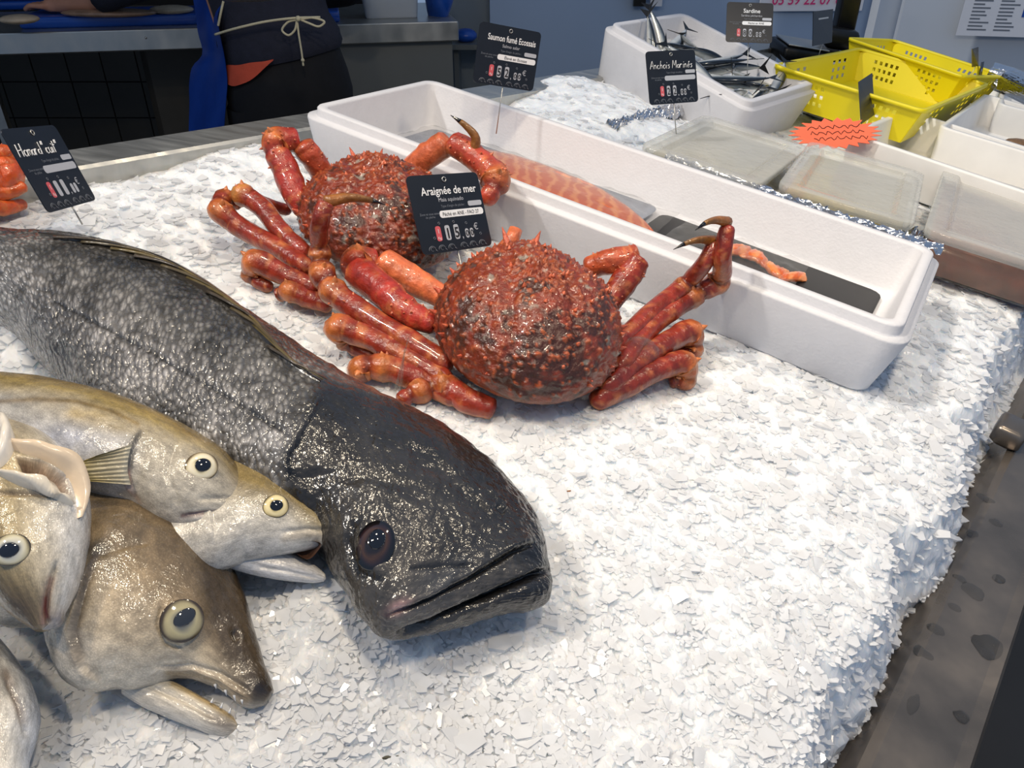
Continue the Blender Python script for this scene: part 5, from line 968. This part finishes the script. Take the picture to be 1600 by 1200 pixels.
_, wa, wb, wd_ = wall_between('wall_right', 766, 1352, 3.64, 3.74, M_wallblue)
wall_between('trim_1', 1362, 1402, 3.66, 3.68, M_wallwhite)
_, pa, pb, pd = wall_between('wall_far', 1400, 1750, 3.60, 3.40, M_wallwhite)
# sign with the pink phone number
M_signwhite = pmat('white_sign', rgb(228, 230, 236), 0.4, var=0.02); M_pink = pmat('pink_letter', rgb(222, 52, 120), 0.5, var=0.02)
s0 = Wy(1185, 18, 3.685); s1 = Wy(1346, 17, 3.71); sg = thing('phone_sign', 'white sign with a pink phone number on the pale blue wall', 'sign', s0, frame='w')
sd2 = s1-s0; sd2[2] = 0; nn_ = nrm(np.cross(sd2, (0, 0, 1)))*0.004; wmesh('panel', rbox(s0+nn_, sd2, -nn_*2, (0, 0, 0.32), 0.0015), M_signwhite, sg, smooth=False)
V, F = text_vf('05 59 22 07 6', True); V = V-np.array([V[:, 0].min(), 0, 0]); q0 = Wy(1205, 7, 3.68); wide = Wy(1312, 7, 3.70)[0]-q0[0]; sc_ = wide/np.ptp(V[:, 0]); dirn = nrm(sd2)
wmesh('phone_number', (np.array([q0+nn_*1.6+dirn*v[0]*sc_+np.array([0, 0, 1])*v[1]*sc_ for v in V]), F), M_pink, sg, smooth=False)
lt = Wy(990, 10, 3.62); lb_ = thing('door_latch', 'dark metal latch on the pale blue wall', 'latch', lt, frame='w'); wmesh('plate', boxvf(lt, (0.05, 0, 0), (0, 0.03, 0), (0, 0, 0.12)), M_black, lb_, smooth=False); wmesh('keeper', boxvf(lt+np.array([0.07, 0, 0]), (0.05, 0, 0), (0, 0.03, 0), (0, 0, 0.12)), M_signwhite, lb_, smooth=False); wmesh('bolt', tube(np.array([lt+np.array([0.0, -0.006, 0.04]), lt+np.array([0.12, -0.006, 0.04])]), 0.008, 8), M_steel, lb_)
# notice on the far wall
n0 = Wy(1493, 55, 3.50); n1 = Wy(1640, 62, 3.42); nd = n1-n0; nd[2] = 0; nl_ = np.linalg.norm(nd); nd = nrm(nd); nv = nrm(np.cross(nd, (0, 0, 1)))*0.003; nt_r = thing('paper_notice', 'white printed notice with columns of small text on white wall', 'notice', n0, frame='w')
wmesh('sheet', boxvf(n0+nv, nd*nl_, -nv, (0, 0, 0.36)), M_signwhite, nt_r, smooth=False)
g = G(); rs = np.random.default_rng(4)
for cx in (0.035, 0.135, 0.27, 0.36):
    for k in range(20): z_ = 0.022+k*0.0135; g.add(boxvf(n0+nv*1.3+nd*cx+np.array([0, 0, z_]), nd*rs.uniform(0.035, 0.075), -nv*0.2, (0, 0, 0.005)))
g.mesh('text_lines', M_dimprint, nt_r, frame='w', smooth=False, kind='stuff')
wmesh('blue_flag', boxvf(n0+nv*1.4+nd*0.225+np.array([0, 0, 0.075]), nd*0.06, -nv*0.2, (0, 0, 0.035)), M_blueplastic, nt_r, smooth=False)
# steel workbench
b0 = Wz(0, 52, 1.0); b1 = Wz(716, 33, 1.0); bd = nrm(np.array([b1[0]-b0[0], b1[1]-b0[1], 0])); bn = np.array([-bd[1], bd[0], 0]); bl = np.linalg.norm((b1-b0)[:2])
bs = b0-bd*1.4; bs[2] = 0; up3 = np.array([0, 0, 1.0]); bench = thing('workbench', 'long steel workbench with grey side panel behind the counter', 'workbench', bs+bd*1.5, frame='w')
def bp_(s, n, z): return bs+bd*s+bn*n+up3*z
LB = bl+1.4
wmesh('worktop', rbox(bp_(0, 0, 0.935), bd*LB, bn*0.62, up3*0.065, 0.004), M_steel, bench, smooth=False)
s_l = 1.4+bl*325/716; s_m = 1.4+bl*150/716; wmesh('recess_panel', boxvf(bp_(s_m, 0.42, 0), bd*(s_l-s_m), bn*0.02, up3*0.935), M_shadetile, bench, smooth=False); wmesh('side_panel', boxvf(bp_(s_l, 0.035, 0), bd*(LB-s_l-0.02), bn*0.02, up3*0.935), M_panel, bench, smooth=False); wmesh('end_panel', boxvf(bp_(LB-0.04, 0.05, 0), bd*0.02, bn*0.55, up3*0.935), M_panel, bench, smooth=False)  # recess panel set back and coloured dark for the shade under the bench
wmesh('divider', boxvf(bp_(s_m, 0.42, 0), bd*0.02, bn*0.15, up3*0.935), M_shadetile, bench, smooth=False); wmesh('lower_shelf', boxvf(bp_(0, 0.1, 0.18), bd*s_l, bn*0.45, up3*0.02), M_black, bench, smooth=False)
for k, s_ in enumerate((0.08, 1.1)): wmesh('leg', boxvf(bp_(s_, 0.5, 0), bd*0.04, bn*0.04, up3*0.935), M_steel, bench, smooth=False)
wmesh('rivet', sphere(bp_(1.4+bl*210/716, -0.001, 0.975), 0.004, 8, 6), M_steel, bench)
def on_bench(px, py, z=1.0): return Wz(px, py, z)
def slab(name, px0, px1, py, depth, h, mat, label, cat, z=1.0):
    a_ = Wz(px0, py, z); l_ = abs((Wz(px1, py, z)-a_)[0]); return wmesh(name, rbox(a_, bd*l_, bn*depth, up3*h, 0.006), mat, label=label, cat=cat)
slab('cutting_board', 32, 330, 46, 0.26, 0.035, M_blueplastic, 'thick blue cutting board at the bench front with fillets', 'board')
slab('cutting_board', -120, 70, 19, 0.25, 0.03, M_blueplastic, 'blue cutting board at the back of the bench', 'board')
slab('cutting_board', 498, 531, 36, 0.16, 0.035, M_blueplastic, 'short blue board beside the worker at the bench', 'board')
M_fillet = pmat('fish_fillet', rgb(150, 120, 98), 0.35, var=0.25, scale=40, coat=0.3)
for k, (fx, fy, lx, lab) in enumerate(((170, 20, 0.16, 'long brown fish fillet lying on the blue board under the hand'), (268, 15, 0.075, 'pale fish fillet beside the blue apron'), (30, 30, 0.06, 'small pale fish piece on the corner of the blue board'))):
    c_ = Wz(fx, fy, 1.045); wmesh('fish_fillet', sphere(c_, (lx, 0.05, 0.014), 16, 9), M_fillet if k == 0 else pmat('pale_fillet', rgb(196, 176, 150), 0.35, var=0.2, scale=40), label=lab, cat='fillet')
a_ = Wz(567, 31, 1.0); l_ = (Wz(660, 30, 1.0)-a_)[0]; M_milky = clear_mat('milky_plastic', (0.85, 0.88, 0.9, 1), 0.62, 0.25, body=(0.72, 0.75, 0.78))
tb = thing('plastic_tub', 'milky white plastic tub half full on the bench', 'tub', a_, frame='w'); wmesh('tub_body', tub(a_, bd, bn, up3, l_, 0.2, [(0.014, 0), (0.012, 0.004), (0.0, 0.16), (0.003, 0.16), (0.015, 0.006), (0.016, 0.005)], 0.03), M_milky, tb); wmesh('contents', tub(a_, bd, bn, up3, l_, 0.2, [(0.018, 0.006), (0.012, 0.055)], 0.025), pmat('tub_liquid', rgb(110, 118, 132), 0.3), tb)
c_ = Wz(684, 29, 1.0); V, F = sphere(c_+np.array([0, 0.1, 0.09]), (0.055, 0.09, 0.12), 20, 14); V = V+0.012*np.stack([vnoise(V*14, 1), vnoise(V*14, 2), vnoise(V*14, 3)], 1); wmesh('blue_bag', (V, F), M_blueplastic, label='rumpled blue plastic bag at the bench end', cat='bag')
sh = Wy(700, 78, 3.45); shf = thing('wall_shelf', 'low grey shelf beyond the bench end', 'shelf', sh, frame='w'); wmesh('board', boxvf(sh, (0.16, 0, 0), (0, 0.22, 0), (0, 0, 0.02)), M_panel, shf, smooth=False); wmesh('bracket', boxvf(sh+np.array([0.02, 0.05, -0.3]), (0.02, 0, 0), (0, 0.15, 0), (0, 0, 0.3)), M_panel, shf, smooth=False)
wmesh('cloth_bundle', sphere(sh+np.array([0.07, 0.08, 0.045]), (0.05, 0.05, 0.028), 14, 8), M_blueplastic, label='small blue cloth bundle on the low shelf', cat='cloth')
# roof and side wall added out of view to darken the work area
wbox('added_shade_roof', -4.2, -0.15, 1.75, 5.2, 2.55, 2.6, M_canvas, kind='structure'); wbox('added_shade_wall', -3.6, -3.5, 1.6, 5.0, 0, 2.55, M_wallgrey, kind='structure')
# ------------------------------------------------------------------ worker seen from behind at the waist
pc_ = Wy(438, 120, 2.32); PX, PY = pc_[0], pc_[1]
def body_skin():
    pts = {'pel': (0, 0, .95), 'wa': (0, 0, 1.10), 'ch': (-.02, .02, 1.32), 'ne': (-.02, .03, 1.47), 'he': (-.03, .04, 1.58), 'ht': (-.03, .04, 1.70), 'hl': (-.09, 0, .90), 'kl': (-.10, .02, .50), 'al': (-.10, 0, .09), 'tl': (-.11, .13, .04), 'hr': (.09, 0, .90), 'kr': (.10, .02, .50), 'ar': (.10, 0, .09), 'tr': (.11, .13, .04),
           'sl': (-.19, .03, 1.40), 'el': (-.33, .22, 1.22), 'wl': None, 'sr': (.17, .03, 1.40), 'er': (.20, .20, 1.17), 'wr': (.02, .40, 1.10), 'fr': (-.04, .46, 1.08)}
    w_ = Wz(150, 4, 1.075); h_ = Wz(80, 8, 1.06); pts['wl'] = (w_[0]-PX, w_[1]-PY, w_[2]); pts['fl'] = (h_[0]-PX, h_[1]-PY, h_[2])
    rad = dict(pel=.13, wa=.12, ch=.135, ne=.055, he=.085, ht=.06, hl=.085, kl=.06, al=.045, tl=.035, hr=.085, kr=.06, ar=.045, tr=.035, sl=.06, el=.045, wl=.030, fl=.028, sr=.06, er=.045, wr=.030, fr=.03)
    E_ = [('pel', 'wa'), ('wa', 'ch'), ('ch', 'ne'), ('ne', 'he'), ('he', 'ht'), ('pel', 'hl'), ('hl', 'kl'), ('kl', 'al'), ('al', 'tl'), ('pel', 'hr'), ('hr', 'kr'), ('kr', 'ar'), ('ar', 'tr'), ('ch', 'sl'), ('sl', 'el'), ('el', 'wl'), ('wl', 'fl'), ('ch', 'sr'), ('sr', 'er'), ('er', 'wr'), ('wr', 'fr')]
    # five fingers on the hand that rests on the board
    f0 = np.array(pts['fl']); dv = nrm(f0-np.array(pts['wl'])); sv = nrm(np.cross(dv, (0, 0, 1)))
    for k, ln in enumerate((.062, .075, .080, .072, .055)):
        o = (k-2)*.017; a_ = f0+sv*o+dv*(.02 if k else -.012)+(0 if k else sv*-.012); m_ = a_+dv*ln*.55+np.array([0, 0, .006])+(sv*-.02 if k == 0 else 0); t_ = m_+dv*ln*.45-np.array([0, 0, .014]); pts['a%d' % k] = tuple(a_); pts['m%d' % k] = tuple(m_); pts['t%d' % k] = tuple(t_); rad['a%d' % k] = .0095; rad['m%d' % k] = .009; rad['t%d' % k] = .0075; E_ += [('fl', 'a%d' % k), ('a%d' % k, 'm%d' % k), ('m%d' % k, 't%d' % k)]
    ks = list(pts); me = bpy.data.meshes.new('person'); me.from_pydata([pts[k] for k in ks], [(ks.index(a), ks.index(b)) for a, b in E_], [])
    o = bpy.data.objects.new('person', me); COL.objects.link(o); o.modifiers.new('skin', 'SKIN'); me.skin_vertices.new(name='') if not me.skin_vertices else None
    for i, k in enumerate(ks): me.skin_vertices[0].data[i].radius = (rad[k], rad[k]); me.skin_vertices[0].data[i].use_root = k == 'pel'
    o.modifiers.new('sub', 'SUBSURF').levels = 1; bpy.context.view_layer.update(); m2 = bpy.data.meshes.new_from_object(o.evaluated_get(bpy.context.evaluated_depsgraph_get())); V = np.array([v.co[:] for v in m2.vertices]); F = [tuple(p.vertices) for p in m2.polygons]; bpy.data.objects.remove(o); bpy.data.meshes.remove(m2); return V+np.array([PX, PY, 0]), F, {k: np.array(v)+np.array([PX, PY, 0]) for k, v in pts.items()}
V, F, J_ = body_skin()
person = wmesh('person', (V, F), M_skin, base=(PX, PY, 0), label='person in navy jumper, black trousers and blue apron working at the bench', cat='person')
def ell(z, rx, ry, cx=0.0, cy=0.0, n=40, tilt=0.0, seed=0, amp=0.004): return [np.array([PX+cx+rx*math.cos(t), PY+cy+ry*math.sin(t), z+tilt*math.cos(t)])+amp*vnoise(np.array([[math.cos(t)*4, math.sin(t)*4, z*18+seed]]), 3)[0]*np.array([math.cos(t), math.sin(t), 0]) for t in np.linspace(0, 2*np.pi, n, endpoint=False)]
wmesh('trousers', loft([ell(1.03, .150, .125, .02), ell(1.0, .158, .135, .02), ell(.95, .170, .150, .02), ell(.90, .177, .155, .02), ell(.84, .176, .15, .02), ell(.78, .170, .14, .01)], False, False), M_trouser, person)
for sg_ in (-1, 1): wmesh('trouser_leg', loft([ell(.86, .10, .13, .075*sg_+.015), ell(.7, .092, .11, .085*sg_+.01), ell(.5, .08, .09, .095*sg_), ell(.25, .072, .078, .10*sg_), ell(.07, .07, .075, .10*sg_)], False, False), M_trouser, person)
wmesh('jumper', loft([ell(.985, .166, .146, .015, tilt=.028), ell(1.0, .172, .152, .015, tilt=.028, amp=.007), ell(1.04, .168, .148, .01, tilt=.018, amp=.008), ell(1.09, .156, .135, .0, tilt=.008, amp=.008), ell(1.16, .155, .132, -.01), ell(1.28, .172, .138, -.02), ell(1.38, .18, .125, -.02), ell(1.45, .11, .09, -.02), ell(1.48, .065, .065, -.02)], False, False), M_navy, person)
for a_, b_, c_2 in (('sl', 'el', 'wl'), ('sr', 'er', 'wr')): wmesh('sleeve', tube(spline(np.array([J_[a_], J_[b_], J_[c_2]*.9+J_[b_]*.1]), 16), np.linspace(.075, .045, 16), 14), M_navy, person)
R = []
for i, t in enumerate(np.linspace(math.radians(192), math.radians(276), 22)):
    f = math.sin(math.pi*(i+.3)/21.6); R.append([np.array([PX+.015+(.172+.004*k)*math.cos(t), PY+(.156+.005*k)*math.sin(t), 1.0+.028*math.cos(t)-k*.052*max(f, 0)+.001*math.sin(i*0.9+k*3)]) for k in np.linspace(0, 1, 6)])
wmesh('shirt_hem', loft(R, False, False, closed=False), M_orange, person)
rows = []
for py_, l0, l1 in ((-60, 300, 356), (0, 302, 350), (25, 306, 340), (50, 309, 343), (85, 316, 350), (105, 300, 353), (125, 296, 355), (160, 296, 353), (205, 295, 350), (280, 298, 350)):
    row = []
    for k in np.linspace(0, 1, 14): p_ = Wy(l0+(l1-l0)*k, py_, 2.40-.20*k+.012*math.sin(k*9+py_*.03)); row.append(p_)
    rows.append(row)
rows = [list(r_) for r_ in spline(np.array(rows).reshape(len(rows), -1), 40).reshape(40, 14, 3)]
Va, Fa = loft(rows, False, False, closed=False); off = np.array([0, .003, 0]); n_a = len(Va); wmesh('apron', (np.vstack([Va, Va+off]), Fa+[tuple(i+n_a for i in f[::-1]) for f in Fa]), M_apron, person)
def cordpx(seq, r=.0032, y=2.145): return tube(spline(np.array([Wy(a_, b_, y+(c_3[0] if c_3 else 0)) for a_, b_, *c_3 in seq]), 40), r, 8)
g = G(); g.add(cordpx([(336, 54, .05), (370, 44, .01), (420, 33), (465, 28), (500, 27, .03)])).add(cordpx([(468, 30), (448, 36), (441, 48), (450, 55), (460, 48), (464, 32)], .0028)).add(cordpx([(470, 30), (490, 28), (507, 35), (500, 41), (482, 36), (470, 31)], .0028)).add(cordpx([(464, 30), (467, 55), (471, 80), (474, 103)], .0026)).add(sphere(Wy(473, 94, 2.143), .005, 8, 6)).add(cordpx([(349, 2, .03), (345, 20, .03), (341, 40, .04)], .003)).add(sphere(Wy(466, 29, 2.14), .007, 8, 6)); g.mesh('apron_cord', M_cord, person, frame='w')
# pan hanging over the counter
pcn = Wy(386, -14, 1.72); R = []
for r_, z_ in ((.098, .05), (.094, .02), (.08, -.005), (.05, -.016), (.004, -.019)): R.append([pcn+np.array([r_*math.cos(t), r_*.8*math.sin(t), z_]) for t in np.linspace(0, 2*np.pi, 30, endpoint=False)])
pan = thing('hanging_pan', 'pale grey pan hanging above the counter before the worker', 'pan', pcn, frame='w'); wmesh('bowl', loft(R, False, True), pmat('pan_grey', rgb(150, 142, 136), 0.4, 0.4), pan)
for a_ in (0.3, 2.4, 4.5): wmesh('chain', tube(np.array([pcn+np.array([.096*math.cos(a_), .077*math.sin(a_), .05]), pcn+np.array([0, 0, .5])]), .0015, 6), M_steel, pan)
# ------------------------------------------------------------------ weighing scale at the far end of the counter
sc0 = C(1222, 100, 0.02); sx3 = nrm(RC[:, 0]*np.array([1, 1, 0])); sy3 = np.cross(EZ, sx3); up_w = MR.T@np.array([0, 0, 1.0]); scl = thing('weighing_scale', 'black weighing scale with tall display column beyond the yellow baskets', 'scale', sc0)
at_s = lambda px, py, d: CAMC+dirs(px, py, RC)*(np.dot(sc0-CAMC, -RC[:, 2])+d); kx = np.linalg.norm(at_s(1330, 98, 0)-sc0)
mesh('body', *rbox(sc0, sx3*kx, sy3*0.16, up_w*0.05, 0.01), M_black, scl); mesh('platform', *rbox(sc0+up_w*0.052+sx3*0.01, sx3*kx*0.62, sy3*0.14, up_w*0.006, 0.003), M_steel, scl)
cl = at_s(1304, 62, 0.05); mesh('display_column', *rbox(cl, sx3*np.linalg.norm(at_s(1334, 62, 0.05)-cl), sy3*0.05, up_w*0.3, 0.006), M_black, scl); kp = at_s(1290, 76, 0.03); mesh('keypad', *rbox(kp, sx3*np.linalg.norm(at_s(1342, 76, 0.03)-kp), sy3*0.06, up_w*0.06, 0.012), M_black, scl)
